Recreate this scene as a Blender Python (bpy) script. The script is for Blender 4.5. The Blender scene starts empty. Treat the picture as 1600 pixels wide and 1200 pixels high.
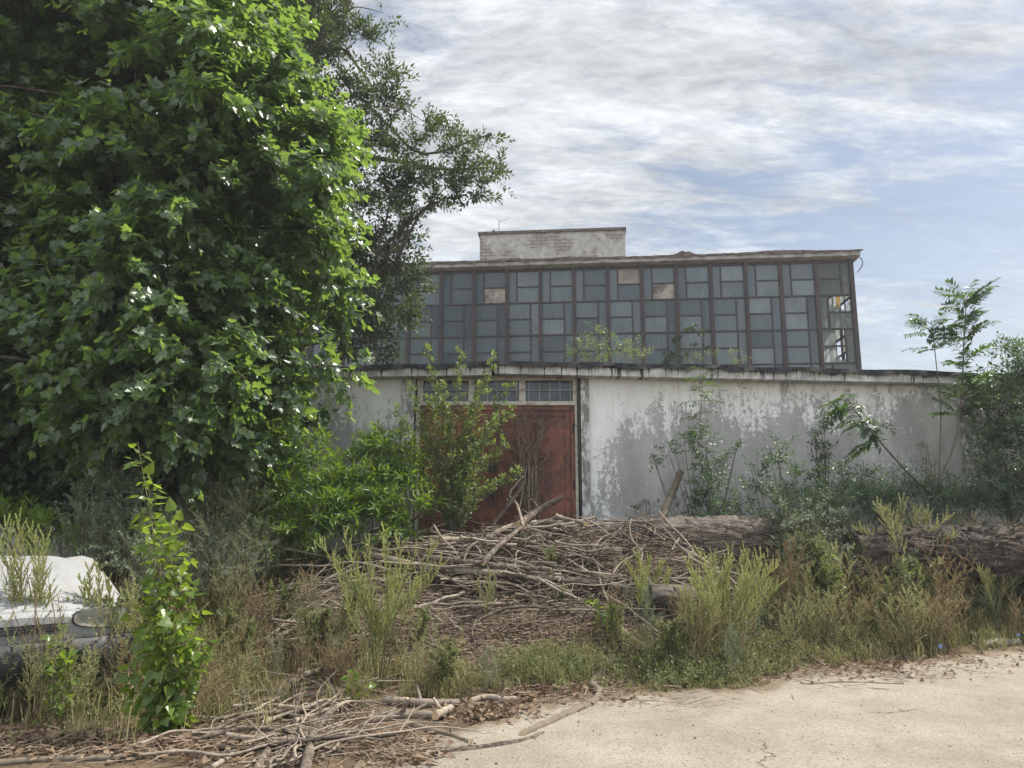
import bpy, bmesh, math, random
import numpy as np
from mathutils import Vector, Matrix

# ------------------------------------------------------------------ camera, sky, sun, exposure
SC = bpy.context.scene
COL = SC.collection
F = 1180.0
PITCH = math.radians(10.0)
EYE = 1.5
cam_d = bpy.data.cameras.new("camera")
cam = bpy.data.objects.new("camera", cam_d)
COL.objects.link(cam)
cam.location = (0, 0, EYE)
cam.rotation_euler = (math.radians(90) + PITCH, 0, 0)
cam_d.sensor_width = 36.0
cam_d.lens = 36.0 * F / 1600.0
cam_d.clip_start = 0.05
cam_d.clip_end = 2000.0
SC.camera = cam

SUN_EL = math.radians(54)
SUN_AZ = math.radians(71)          # clockwise from +Y
sd = Vector((math.sin(SUN_AZ) * math.cos(SUN_EL), math.cos(SUN_AZ) * math.cos(SUN_EL), math.sin(SUN_EL)))
sun_l = bpy.data.lights.new("sun", 'SUN')
sun_l.energy = 2.7
sun_l.angle = math.radians(0.6)
sun_l.color = (1.0, 0.95, 0.86)
sun = bpy.data.objects.new("sun", sun_l)
COL.objects.link(sun)
sun.location = (20, 10, 30)
sun.rotation_euler = sd.to_track_quat('Z', 'Y').to_euler()

SC.view_settings.view_transform = 'Standard'
SC.view_settings.look = 'None'
SC.view_settings.exposure = 1.45
SC.view_settings.gamma = 1.0


def build_world():
    w = bpy.data.worlds.new("World")
    SC.world = w
    w.use_nodes = True
    nt = w.node_tree
    nt.nodes.clear()
    N = nt.nodes.new
    L = nt.links.new
    out = N('ShaderNodeOutputWorld')
    bg = N('ShaderNodeBackground')
    bg.inputs['Strength'].default_value = 0.1
    L(bg.outputs[0], out.inputs[0])
    sky = N('ShaderNodeTexSky')
    sky.sky_type = 'NISHITA'
    sky.sun_disc = False
    sky.sun_elevation = SUN_EL
    sky.sun_rotation = SUN_AZ
    sky.air_density = 1.0
    sky.dust_density = 1.6
    sky.ozone_density = 1.0
    tc = N('ShaderNodeTexCoord')
    sep = N('ShaderNodeSeparateXYZ')
    L(tc.outputs['Generated'], sep.inputs[0])

    def math_(op, a, b=None, c=None, clamp=False):
        n = N('ShaderNodeMath')
        n.operation = op
        n.use_clamp = clamp
        for i, v in enumerate((a, b, c)):
            if v is None:
                continue
            if isinstance(v, (int, float)):
                n.inputs[i].default_value = v
            else:
                L(v, n.inputs[i])
        return n.outputs[0]
    zc = math_('MAXIMUM', sep.outputs[2], 0.0)
    zz = math_('ADD', zc, 0.16)
    px = math_('DIVIDE', sep.outputs[0], zz)
    py = math_('DIVIDE', sep.outputs[1], zz)
    cmb = N('ShaderNodeCombineXYZ')
    L(px, cmb.inputs[0])
    L(py, cmb.inputs[1])

    def mapped(rot, scale, loc):
        m = N('ShaderNodeMapping')
        m.inputs['Rotation'].default_value = (0, 0, math.radians(rot))
        m.inputs['Scale'].default_value = scale
        m.inputs['Location'].default_value = loc
        L(cmb.outputs[0], m.inputs[0])
        return m.outputs[0]

    def noise(vec, scale, detail, rough, dist=0.0):
        n = N('ShaderNodeTexNoise')
        n.inputs['Scale'].default_value = scale
        n.inputs['Detail'].default_value = detail
        n.inputs['Roughness'].default_value = rough
        n.inputs['Distortion'].default_value = dist
        L(vec, n.inputs['Vector'])
        return n.outputs['Fac']
    n1 = noise(mapped(-24, (0.6, 1.0, 1), (3.1, 1.7, 0)), 2.1, 10, 0.62, 0.35)
    n2 = noise(mapped(-38, (0.5, 1.5, 1), (8.2, 4.4, 0)), 7.5, 10, 0.68, 0.45)
    n3 = noise(mapped(0, (1, 1, 1), (1.3, 9.0, 0)), 0.55, 3, 0.5)
    # broad layout of the cirrus sheet: thick to the left and overhead, an open blue lane low on the right
    lane = math_('MULTIPLY', math_('SUBTRACT', px, math_('MULTIPLY', py, 0.36)), 1.0)
    lane = math_('MULTIPLY', math_('SUBTRACT', lane, 0.05), 1.5)
    lane = math_('MINIMUM', math_('MAXIMUM', lane, -0.35), 0.6)
    d = math_('ADD', math_('MULTIPLY', n1, 1.0), math_('MULTIPLY', n2, 0.95))
    d = math_('ADD', d, math_('MULTIPLY', n3, 0.5))
    d = math_('SUBTRACT', d, math_('MULTIPLY', lane, 0.22))
    mr = N('ShaderNodeMapRange')
    mr.interpolation_type = 'SMOOTHSTEP'
    mr.inputs['From Min'].default_value = 0.97
    mr.inputs['From Max'].default_value = 1.40
    L(d, mr.inputs['Value'])
    hz = N('ShaderNodeMapRange')       # pale veil near the horizon
    hz.inputs['From Min'].default_value = 0.0
    hz.inputs['From Max'].default_value = 0.35
    hz.inputs['To Min'].default_value = 0.78
    hz.inputs['To Max'].default_value = 0.12
    L(sep.outputs[2], hz.inputs['Value'])
    n6 = noise(mapped(-34, (0.55, 1.3, 1), (5.7, 2.9, 0)), 21.0, 7, 0.7, 0.3)
    cov0 = math_('ADD', mr.outputs[0], math_('MULTIPLY', math_('SUBTRACT', n6, 0.5), 0.55), clamp=True)
    cov = math_('MAXIMUM', cov0, hz.outputs[0])
    n4 = noise(mapped(-30, (0.6, 1.3, 1), (2.2, 7.4, 0)), 3.6, 9, 0.68, 0.5)
    br = N('ShaderNodeMapRange')
    br.inputs['From Min'].default_value = 0.3
    br.inputs['From Max'].default_value = 0.7
    br.inputs['To Min'].default_value = 0.56
    br.inputs['To Max'].default_value = 1.12
    L(math_('ADD', n4, math_('MULTIPLY', math_('SUBTRACT', n6, 0.5), 0.5)), br.inputs['Value'])
    cl = N('ShaderNodeVectorMath')
    cl.operation = 'SCALE'
    cl.inputs[0].default_value = (3.25, 3.38, 3.55)
    # unseen sky behind the camera is brightened, added fill for the shaded sides
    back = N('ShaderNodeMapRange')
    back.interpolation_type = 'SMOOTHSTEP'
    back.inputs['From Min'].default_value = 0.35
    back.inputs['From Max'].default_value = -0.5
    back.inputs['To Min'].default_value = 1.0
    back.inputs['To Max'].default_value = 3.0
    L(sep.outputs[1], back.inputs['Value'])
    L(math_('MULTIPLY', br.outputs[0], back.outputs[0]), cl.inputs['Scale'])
    blue = N('ShaderNodeVectorMath')
    blue.operation = 'MULTIPLY'
    L(sky.outputs[0], blue.inputs[0])
    blue.inputs[1].default_value = (0.50, 0.485, 0.455)
    mix = N('ShaderNodeMix')
    mix.data_type = 'RGBA'
    L(cov, mix.inputs['Factor'])
    L(blue.outputs[0], mix.inputs[6])
    L(cl.outputs[0], mix.inputs[7])
    L(mix.outputs[2], bg.inputs['Color'])


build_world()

# ------------------------------------------------------------------ helpers
RNG = np.random.RandomState(7)


def reseed(s):
    global RNG
    RNG = np.random.RandomState(s)


def ray(px, py):
    v = (600 - py) / F
    yn = math.cos(PITCH) - v * math.sin(PITCH)
    zn = math.sin(PITCH) + v * math.cos(PITCH)
    return (px - 800) / F / yn, zn / yn           # dx/dY, dz/dY


def at(px, py, Y):
    a, b = ray(px, py)
    return np.array((a * Y, Y, EYE + b * Y))


def ss(a, b, x):
    t = np.clip((np.asarray(x, float) - a) / (b - a), 0, 1)
    return t * t * (3 - 2 * t)


EDGE = [(-60, 5.2), (-3, 5.1), (-0.78, 4.92), (-0.73, 5.4), (0.0, 6.2), (0.81, 6.86), (2.17, 7.1), (2.77, 7.8), (4.16, 8.3), (5.9, 9.1), (9, 10.6), (60, 12)]


def edge_y(x):
    return np.interp(x, [e[0] for e in EDGE], [e[1] for e in EDGE])


def wob(x, y, s=0.0):
    return (np.sin(1.7 * x + 2.3 * y + s) + np.sin(2.9 * x - 1.3 * y + 1.1 + s) + 0.6 * np.sin(5.3 * x + 4.1 * y + 2 * s)) / 2.6


def hgt(x, y):
    x = np.asarray(x, float)
    y = np.asarray(y, float)
    A = 0.22 + 0.53 * ss(-4.6, -2.6, x)
    s0 = np.maximum(6.7, edge_y(x) + 0.15)
    m = A * ss(s0, 10.6, y) * (1 - 0.9 * ss(13, 19, y))
    near = ss(s0 - 0.2, s0 + 0.9, y) * (1 - ss(12, 16, y))
    return m + near * 0.05 * wob(x * 1.3, y * 1.3)


def pileh(x, y):
    x = np.asarray(x, float)
    y = np.asarray(y, float)
    b = 0.44 * np.exp(-(np.abs(x - 0.15) / 1.95) ** 3.2) * ss(7.7, 10.2, y) * (1 - ss(10.9, 11.7, y))
    b = b + 0.34 * np.exp(-((x - 2.0) / .8) ** 2) * ss(8.6, 10.2, y) * (1 - ss(10.8, 11.5, y))
    b = b * (1 + .26 * wob(x * 2.2, y * 1.5, 2.0))
    b = b + 0.24 * np.exp(-((x + 1.9) / 1.0) ** 2) * ss(7.3, 8.8, y) * (1 - ss(9.6, 10.6, y))
    return hgt(x, y) + b


def hit(px, py, fn=hgt, lift=0.0, lo=4.0, hi=11.4):
    a, b = ray(px, py)
    ys = np.arange(lo, hi, 0.02)
    z = EYE + b * ys
    below = np.nonzero(z <= fn(a * ys, ys) + lift)[0]
    Y = ys[below[0]] if len(below) else hi
    return np.array((a * Y, Y, EYE + b * Y))


class Acc:
    def __init__(s):
        s.V = []
        s.Fc = []
        s.T = []
        s.n = 0

    def add(s, V, Fa, mat=0, tint=0.5, smooth=False):
        V = np.asarray(V, np.float64).reshape(-1, 3)
        Fa = np.asarray(Fa, np.int64)
        s.V.append(V)
        t = np.broadcast_to(np.asarray(tint, np.float64), (len(V),))
        s.T.append(t)
        s.Fc.append((Fa + s.n, mat, smooth))
        s.n += len(V)

    def build(s, name, mats, parent=None):
        me = bpy.data.meshes.new(name)
        V = np.concatenate(s.V)
        me.vertices.add(len(V))
        me.vertices.foreach_set('co', V.astype(np.float32).ravel())
        loops = np.concatenate([f.ravel() for f, _, _ in s.Fc]).astype(np.int32)
        tot = np.concatenate([np.full(len(f), f.shape[1]) for f, _, _ in s.Fc]).astype(np.int32)
        mi = np.concatenate([np.full(len(f), m) for f, m, _ in s.Fc]).astype(np.int32)
        sm = np.concatenate([np.full(len(f), b) for f, _, b in s.Fc]).astype(bool)
        st = np.concatenate([[0], np.cumsum(tot)[:-1]]).astype(np.int32)
        me.loops.add(len(loops))
        me.loops.foreach_set('vertex_index', loops)
        me.polygons.add(len(tot))
        me.polygons.foreach_set('loop_start', st)
        me.polygons.foreach_set('loop_total', tot)
        me.polygons.foreach_set('material_index', mi)
        me.polygons.foreach_set('use_smooth', sm)
        at_ = me.attributes.new('tint', 'FLOAT', 'POINT')
        at_.data.foreach_set('value', np.concatenate(s.T).astype(np.float32))
        me.update(calc_edges=True)
        me.validate()
        if not isinstance(mats, (list, tuple)):
            mats = [mats]
        for m in mats:
            me.materials.append(m)
        o = bpy.data.objects.new(name, me)
        COL.objects.link(o)
        if parent is not None:
            o.parent = parent
        return o


def tag(o, label=None, cat=None, group=None, kind=None):
    if label:
        o['label'] = label
    if cat:
        o['category'] = cat
    if group:
        o['group'] = group
    if kind:
        o['kind'] = kind
    return o


def empty(name, loc=(0, 0, 0), rz=0.0):
    o = bpy.data.objects.new(name, None)
    COL.objects.link(o)
    o.location = loc
    o.rotation_euler = (0, 0, rz)
    o.empty_display_size = 0.2
    return o


def clone(root, loc, rz, scale=1.0, sz=None):
    r = root.copy()
    COL.objects.link(r)
    r.location = loc
    r.rotation_euler = (0, 0, rz)
    r.scale = (scale, scale, sz or scale)
    for ch in list(root.children):
        c = ch.copy()
        COL.objects.link(c)
        c.parent = r
        for g in list(ch.children):
            d = g.copy()
            COL.objects.link(d)
            d.parent = c
    return r


def nrm(a):
    a = np.asarray(a, float)
    return a / np.maximum(np.linalg.norm(a, axis=-1, keepdims=True), 1e-9)


def box(acc, x0, x1, y0, y1, z0, z1, mat=0, tint=0.5):
    V = [(x, y, z) for z in (z0, z1) for y in (y0, y1) for x in (x0, x1)]
    acc.add(V, [(0, 2, 3, 1), (4, 5, 7, 6), (0, 1, 5, 4), (2, 6, 7, 3), (0, 4, 6, 2), (1, 3, 7, 5)], mat, tint)


def spline(pts, n):
    pts = np.asarray(pts, float)
    if len(pts) == 2:
        return pts[0] + (pts[1] - pts[0]) * np.linspace(0, 1, n)[:, None]
    P = np.vstack([2 * pts[0] - pts[1], pts, 2 * pts[-1] - pts[-2]])
    out = []
    m = len(pts) - 1
    for u in np.linspace(0, m, n):
        i = min(int(u), m - 1)
        t = u - i
        a, b, c, d = P[i], P[i + 1], P[i + 2], P[i + 3]
        out.append(0.5 * (2 * b + (c - a) * t + (2 * a - 5 * b + 4 * c - d) * t * t + (3 * b - a - 3 * c + d) * t ** 3))
    return np.array(out)


def tube(acc, pts, rad, sides=6, mat=0, tint=0.5, cap_mat=None, rough=0.0, smooth=True, furrow=0.0):
    pts = np.asarray(pts, float)
    k = len(pts)
    rad = np.broadcast_to(np.asarray(rad, float), (k,)) if np.ndim(rad) == 0 or len(rad) == k else np.interp(np.linspace(0, 1, k), np.linspace(0, 1, len(rad)), rad)
    T = nrm(np.gradient(pts, axis=0))
    ref = np.array((0, 0, 1.0)) if abs(T[0][2]) < 0.9 else np.array((1.0, 0, 0))
    U = nrm(np.cross(T, ref))
    W = np.cross(U, T)
    th = np.linspace(0, 2 * math.pi, sides, endpoint=False)
    R = rad[:, None] * (1 + rough * RNG.uniform(-1, 1, (k, sides)))
    if furrow:
        xx = np.linspace(0, 1, k)[:, None] * k * .12
        q = np.zeros((k, sides))
        for fr, am, sp_ in ((9, .5, .5), (15, .35, .9), (23, .3, 1.6), (5, .3, .25)):
            q += am * (1 - 2 * np.abs(np.sin(th[None] * fr / 2 + 1.4 * np.sin(xx * sp_ + fr) + .7 * np.sin(xx * sp_ * 2.7 + 3 * th[None] + fr))))
        R = R * (1 + furrow * q)
    V = pts[:, None, :] + R[..., None] * (np.cos(th)[None, :, None] * U[:, None, :] + np.sin(th)[None, :, None] * W[:, None, :])
    i = np.arange(k - 1)[:, None] * sides
    j = np.arange(sides)[None, :]
    j2 = (j + 1) % sides
    Q = np.stack([i + j, i + j2, i + sides + j2, i + sides + j], -1).reshape(-1, 4)
    acc.add(V.reshape(-1, 3), Q[:, ::-1], mat, tint, smooth)
    cm = mat if cap_mat is None else cap_mat
    for e, c in ((0, pts[0]), (k - 1, pts[-1])):
        ring = V[e]
        a = np.arange(sides)
        b = (a + 1) % sides
        acc.add(np.vstack([ring, c]), np.stack([a, b, np.full(sides, sides)], 1), cm, tint)


def sticks(acc, A, B, r0, r1, mat=0, tint=0.5):
    """many straight three sided sticks at once"""
    A = np.asarray(A, float)
    B = np.asarray(B, float)
    n = len(A)
    if n == 0:
        return
    T = nrm(B - A)
    ref = np.where(np.abs(T[:, 2:3]) < 0.9, np.array((0, 0, 1.0)), np.array((1.0, 0, 0)))
    U = nrm(np.cross(T, ref))
    W = np.cross(U, T)
    r0 = np.broadcast_to(r0, (n,))
    r1 = np.broadcast_to(r1, (n,))
    vs = []
    for P, r in ((A, r0), (B, r1)):
        for th in (0, 2.094, 4.189):
            vs.append(P + r[:, None] * (math.cos(th) * U + math.sin(th) * W))
    V = np.stack(vs, 1).reshape(-1, 3)
    base = np.arange(n)[:, None] * 6
    q = np.concatenate([base + np.array((0, 1, 4, 3)), base + np.array((1, 2, 5, 4)), base + np.array((2, 0, 3, 5))], 0)
    t = np.broadcast_to(np.asarray(tint, float), (n,))
    acc.add(V, q, mat, np.repeat(t, 6))


def fan(outline, cz):
    o = np.array(outline, float)
    m = o.copy()[::-1]
    m[:, 0] *= -1
    full = np.vstack([o, m[1:-1]]) if abs(o[0][0]) < 1e-6 and abs(o[-1][0]) < 1e-6 else np.vstack([o, m])
    k = len(full)
    zed = 0.13 * np.abs(full[:, 0])
    V = np.column_stack([full, zed])
    V = np.vstack([V, (0, 0.42, cz)])
    Ff = [(i, (i + 1) % k, k) for i in range(k)]
    return V, np.array(Ff)


LOBED = fan([(0, 0), (.2, -.1), (.46, .06), (.36, .25), (.56, .46), (.27, .56), (.18, .76), (0, 1.0)], -0.05)
DELTA = fan([(0, .03), (.26, -.04), (.46, .16), (.36, .46), (.16, .76), (0, 1.05)], -0.04)
IVY = fan([(0, .05), (.3, -.05), (.5, .2), (.25, .45), (.12, .75), (0, 1.0)], -0.04)


def lanc(w, p=0.42):
    V = np.array([(0, 0, 0), (w, p, .25 * w), (0, p, -.1 * w), (-w, p, .25 * w), (0, 1, -0.1)])
    return V, np.array([(0, 1, 2), (0, 2, 3), (1, 4, 2), (2, 4, 3)])


LANCE = lanc(.12)
NARROW = lanc(.07)
OVAL = lanc(.27, .48)
OVATE = lanc(.22, .36)
SEED = (np.array([(0, 0, 0), (.3, .5, .1), (0, 1, 0), (-.3, .5, .1)]), np.array([(0, 1, 2), (0, 2, 3)]))


def leaves(acc, tm, P, D, Nn, S, tint, mat=0):
    V0, F0 = tm
    D = nrm(D)
    X = nrm(np.cross(D, Nn))
    Z = np.cross(X, D)
    S = np.broadcast_to(S, (len(P),))
    V = P[:, None, :] + S[:, None, None] * (V0[None, :, 0:1] * X[:, None] + V0[None, :, 1:2] * D[:, None] + V0[None, :, 2:3] * Z[:, None])
    k = len(V0)
    Fa = (np.arange(len(P))[:, None, None] * k + F0[None]).reshape(-1, F0.shape[1])
    acc.add(V.reshape(-1, 3), Fa, mat, np.repeat(np.broadcast_to(tint, (len(P),)), k))


def shoots(al, aw, B, D, L, k, size, tm, ang=60, droop=0.15, up=0.6, pet=0.25, r=0.004, t0=0.12, pairs=False,
           planar=False, taper=0.35, tint=None, jit=0.5, mat=0, wmat=0, hang=0.0, wt=0.5):
    """a batch of leafy shoots: B bases, D directions, L lengths; k leaves on each"""
    B = np.asarray(B, float)
    D = nrm(D)
    n = len(B)
    if n == 0:
        return
    L = np.broadcast_to(np.asarray(L, float), (n,))
    G = np.array((0, 0, -1.0))

    def pt(t):
        return B + D * (L * t)[:, None] + G * (droop * L * t * t)[:, None]
    ref = np.where(np.abs(D[:, 2:3]) < 0.95, np.array((0, 0, 1.0)), np.array((1.0, 0, 0)))
    U = nrm(np.cross(D, ref))
    W = np.cross(U, D)
    if aw is not None:
        ts = np.linspace(0, 1, 4)
        for a, b in zip(ts[:-1], ts[1:]):
            sticks(aw, pt(np.full(n, a)), pt(np.full(n, b)), r * (1 - .7 * a), r * (1 - .7 * b), wmat, wt)
    ph0 = RNG.uniform(0, 6.28, n)
    roll = RNG.normal(0, .6, n)
    Ps, Ds, Ns, Ss, Ts = [], [], [], [], []
    base_t = RNG.uniform(0, 1, n) if tint is None else np.broadcast_to(tint, (n,))
    for i in range(k):
        if pairs:
            j = i // 2
            t = np.full(n, t0 + (1 - t0) * (j + .5) / max(1, (k + 1) // 2))
            ph = np.where(i % 2 == 0, 0.0, math.pi) + (0 if planar else j * 1.57)
            ph = ph + (ph0 if not planar else roll)
        else:
            t = t0 + (1 - t0) * (i + RNG.uniform(0, .8, n)) / k
            ph = ph0 + i * 2.4 if not planar else np.where(i % 2 == 0, 0.0, math.pi) + np.zeros(n)
        a = np.radians(ang * (1 - 0.45 * t ** 3) + RNG.uniform(-12, 12, n))
        ph = ph + RNG.uniform(-.3, .3, n) * jit
        T = nrm(D + 2 * droop * t[:, None] * G)
        side = np.cos(ph)[:, None] * U + np.sin(ph)[:, None] * W
        d = nrm(np.cos(a)[:, None] * T + np.sin(a)[:, None] * side + hang * G)
        nn = up * np.array((0, 0, 1.0)) + (1 - up) * T + jit * RNG.normal(0, .5, (n, 3))
        s = size * (1 - taper * np.abs(t - .45) * 1.4) * RNG.uniform(.55, 1.25, n)
        Ps.append(pt(t) + d * (pet * s)[:, None])
        Ds.append(d)
        Ns.append(nn)
        Ss.append(s)
        Ts.append(np.clip(base_t * .6 + RNG.uniform(0, .4, n), 0, 1))
    leaves(al, tm, np.concatenate(Ps), np.concatenate(Ds), np.concatenate(Ns), np.concatenate(Ss), np.concatenate(Ts), mat)


# ------------------------------------------------------------------ materials
def newmat(name):
    m = bpy.data.materials.new(name)
    m.use_nodes = True
    nt = m.node_tree
    nt.nodes.clear()
    out = nt.nodes.new('ShaderNodeOutputMaterial')
    return m, nt, out


class NT:
    """small node writer"""

    def __init__(s, name):
        s.m, s.nt, s.out = newmat(name)
        s.tc = None

    def n(s, t, **kw):
        x = s.nt.nodes.new(t)
        for k, v in kw.items():
            setattr(x, k, v)
        return x

    def l(s, a, b):
        s.nt.links.new(a, b)

    def set(s, sock, v):
        if hasattr(v, 'is_linked') or isinstance(v, bpy.types.NodeSocket):
            s.l(v, sock)
        else:
            sock.default_value = v

    def coord(s, which='Object'):
        if s.tc is None:
            s.tc = s.n('ShaderNodeTexCoord')
        return s.tc.outputs[which]

    def map(s, scale=(1, 1, 1), loc=(0, 0, 0), rot=(0, 0, 0), vec=None):
        x = s.n('ShaderNodeMapping')
        x.inputs['Scale'].default_value = scale
        x.inputs['Location'].default_value = loc
        x.inputs['Rotation'].default_value = rot
        s.l(vec or s.coord(), x.inputs[0])
        return x.outputs[0]

    def noise(s, scale, detail=6, rough=.6, vec=None, dist=0.0, col=False):
        x = s.n('ShaderNodeTexNoise')
        x.inputs['Scale'].default_value = scale
        x.inputs['Detail'].default_value = detail
        x.inputs['Roughness'].default_value = rough
        x.inputs['Distortion'].default_value = dist
        s.l(vec if vec is not None else s.coord(), x.inputs['Vector'])
        return x.outputs['Color' if col else 'Fac']

    def ma(s, op, a, b=None, c=None, clamp=False):
        x = s.n('ShaderNodeMath', operation=op, use_clamp=clamp)
        for i, v in enumerate((a, b, c)):
            if v is not None:
                s.set(x.inputs[i], v)
        return x.outputs[0]

    def mr(s, v, a, b, c=0.0, d=1.0, smooth=True):
        x = s.n('ShaderNodeMapRange')
        x.interpolation_type = 'SMOOTHSTEP' if smooth else 'LINEAR'
        s.set(x.inputs['Value'], v)
        for k, q in zip(('From Min', 'From Max', 'To Min', 'To Max'), (a, b, c, d)):
            s.set(x.inputs[k], q)
        return x.outputs[0]

    def mix(s, f, a, b):
        x = s.n('ShaderNodeMix', data_type='RGBA')
        s.set(x.inputs['Factor'], f)
        for i, v in ((6, a), (7, b)):
            if isinstance(v, tuple):
                v = (*v, 1.0) if len(v) == 3 else v
            s.set(x.inputs[i], v)
        return x.outputs[2]

    def sep(s, vec=None):
        x = s.n('ShaderNodeSeparateXYZ')
        s.l(vec or s.coord(), x.inputs[0])
        return x.outputs

    def bump(s, h, strength=.4, dist=.02):
        x = s.n('ShaderNodeBump')
        x.inputs['Strength'].default_value = strength
        x.inputs['Distance'].default_value = dist
        s.l(h, x.inputs['Height'])
        return x.outputs[0]

    def bsdf(s, col, rough=.6, spec=.5, metal=0.0, normal=None, alpha=None):
        x = s.n('ShaderNodeBsdfPrincipled')
        if isinstance(col, tuple):
            col = (*col, 1.0)
        s.set(x.inputs['Base Color'], col)
        s.set(x.inputs['Roughness'], rough)
        s.set(x.inputs['Specular IOR Level'], spec)
        s.set(x.inputs['Metallic'], metal)
        if normal is not None:
            s.l(normal, x.inputs['Normal'])
        if alpha is not None:
            s.set(x.inputs['Alpha'], alpha)
        return x.outputs[0]

    def done(s, sh):
        s.l(sh, s.out.inputs['Surface'])
        return s.m


def leafmat(name, c0, c1, tr, mixt=.38, rough=.42, spec=.45):
    t = NT(name)
    a = t.n('ShaderNodeAttribute', attribute_name='tint')
    f = a.outputs['Fac']
    big = t.noise(1.3, 2, .5)
    f2 = t.ma('ADD', t.ma('MULTIPLY', f, .8), t.ma('MULTIPLY', t.ma('SUBTRACT', big, .5), .7), clamp=True)
    col = t.mix(f2, c0, c1)
    p = t.bsdf(col, rough, spec)
    tl = t.n('ShaderNodeBsdfTranslucent')
    t.l(t.mix(f2, tuple(v * .75 for v in tr), tr), tl.inputs[0])
    m = t.n('ShaderNodeMixShader')
    m.inputs[0].default_value = mixt
    t.l(p, m.inputs[1])
    t.l(tl.outputs[0], m.inputs[2])
    return t.done(m.outputs[0])


def barkmat(name, c0, c1, scale=14, stretch=(1, 1, .25), bump=.6, rough=.9, obj_noise=True):
    t = NT(name)
    n = t.noise(scale, 8, .65, t.map(stretch))
    n2 = t.noise(scale * .25, 4, .6)
    a = t.n('ShaderNodeAttribute', attribute_name='tint')
    oi = t.n('ShaderNodeObjectInfo')
    f = t.ma('ADD', t.ma('MULTIPLY', n, .7), t.ma('MULTIPLY', n2, .5))
    f = t.ma('ADD', f, t.ma('MULTIPLY', t.ma('SUBTRACT', a.outputs['Fac'], .5), .55))
    f = t.ma('ADD', f, t.ma('MULTIPLY', t.ma('SUBTRACT', oi.outputs['Random'], .5), .3))
    col = t.mix(t.mr(f, .3, .85), c0, c1)
    return t.done(t.bsdf(col, rough, .2, normal=t.bump(n, bump, .02)))


M = {}
M['plane_leaf'] = leafmat('plane_leaf', (.044, .075, .042), (.086, .135, .060), (.36, .56, .08), .40, .33, .7)
M['oak_leaf'] = leafmat('oak_leaf', (.022, .042, .018), (.050, .080, .028), (.14, .21, .035), .28, .45, .4)
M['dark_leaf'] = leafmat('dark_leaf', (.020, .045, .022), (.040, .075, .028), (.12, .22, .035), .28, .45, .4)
M['shrub_leaf'] = leafmat('shrub_leaf', (.050, .105, .014), (.100, .180, .024), (.30, .46, .03), .40, .45, .4)
M['elm_leaf'] = leafmat('elm_leaf', (.070, .122, .046), (.165, .215, .085), (.34, .44, .08), .38, .42, .5)
M['poplar_leaf'] = leafmat('poplar_leaf', (.060, .112, .024), (.150, .205, .036), (.42, .58, .05), .42, .36, .5)
M['mug_leaf'] = leafmat('mug_leaf', (.100, .135, .088), (.225, .265, .180), (.24, .28, .14), .28, .6, .25)
M['tan_seed'] = leafmat('tan_seed', (.110, .110, .050), (.220, .200, .100), (.24, .22, .09), .25, .7, .2)
M['weed_green'] = leafmat('weed_green', (.235, .265, .095), (.430, .450, .185), (.56, .60, .20), .35, .6, .25)
M['weed_olive'] = leafmat('weed_olive', (.190, .205, .092), (.380, .380, .190), (.44, .44, .18), .32, .65, .25)
M['ail_leaf'] = leafmat('ail_leaf', (.042, .080, .048), (.082, .132, .070), (.18, .32, .06), .30, .42, .45)
M['cover_leaf'] = leafmat('cover_leaf', (.062, .092, .036), (.195, .205, .090), (.30, .32, .10), .32, .5, .3)
M['grass_blade'] = leafmat('grass_blade', (.115, .150, .055), (.380, .310, .165), (.26, .28, .08), .3, .6, .25)
M['dry_weed'] = leafmat('dry_weed', (.165, .128, .070), (.360, .290, .170), (.32, .24, .11), .3, .75, .15)
M['dead_leaf'] = leafmat('dead_leaf', (.090, .060, .040), (.330, .240, .165), (.24, .14, .07), .2, .75, .15)
M['rust_leaf'] = leafmat('rust_leaf', (.22, .10, .035), (.34, .17, .06), (.45, .2, .06), .3, .7, .2)
M['flower_blue'] = leafmat('flower_blue', (.30, .36, .70), (.45, .50, .85), (.4, .45, .8), .3, .6, .2)
M['bark'] = barkmat('bark', (.050, .040, .030), (.175, .145, .110))
M['log_bark'] = barkmat('log_bark', (.014, .012, .010), (.165, .138, .116), 26, (.10, 1, 1), 1.0)
M['stick_bark'] = barkmat('stick_bark', (.045, .034, .026), (.290, .240, .190), 30, (1, 1, 1), .5)
M['pale_wood'] = barkmat('pale_wood', (.110, .088, .066), (.350, .295, .230), 24, (1, 1, 1), .4)
M['twig'] = barkmat('twig', (.050, .036, .027), (.240, .185, .135), 20, (1, 1, 1), .2)
M['green_stem'] = barkmat('green_stem', (.10, .11, .045), (.21, .19, .09), 20, (1, 1, 1), .1)
M['red_twig'] = barkmat('red_twig', (.09, .062, .042), (.22, .155, .10), 20, (1, 1, 1), .1)
M['cut_wood'] = barkmat('cut_wood', (.36, .24, .13), (.55, .40, .24), 40, (1, 1, 1), .2)


def mat_ground():
    t = NT('ground_soil')
    n = t.noise(3.0, 10, .7)
    n2 = t.noise(40, 6, .7)
    c = t.mix(t.mr(n, .35, .68), (.070, .050, .034), (.190, .140, .092))
    c = t.mix(t.ma('MULTIPLY', t.mr(n2, .52, .72), .55), c, (.30, .235, .165))
    return t.done(t.bsdf(c, .95, .1, normal=t.bump(t.ma('ADD', n, t.ma('MULTIPLY', n2, .5)), .8, .05)))


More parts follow.
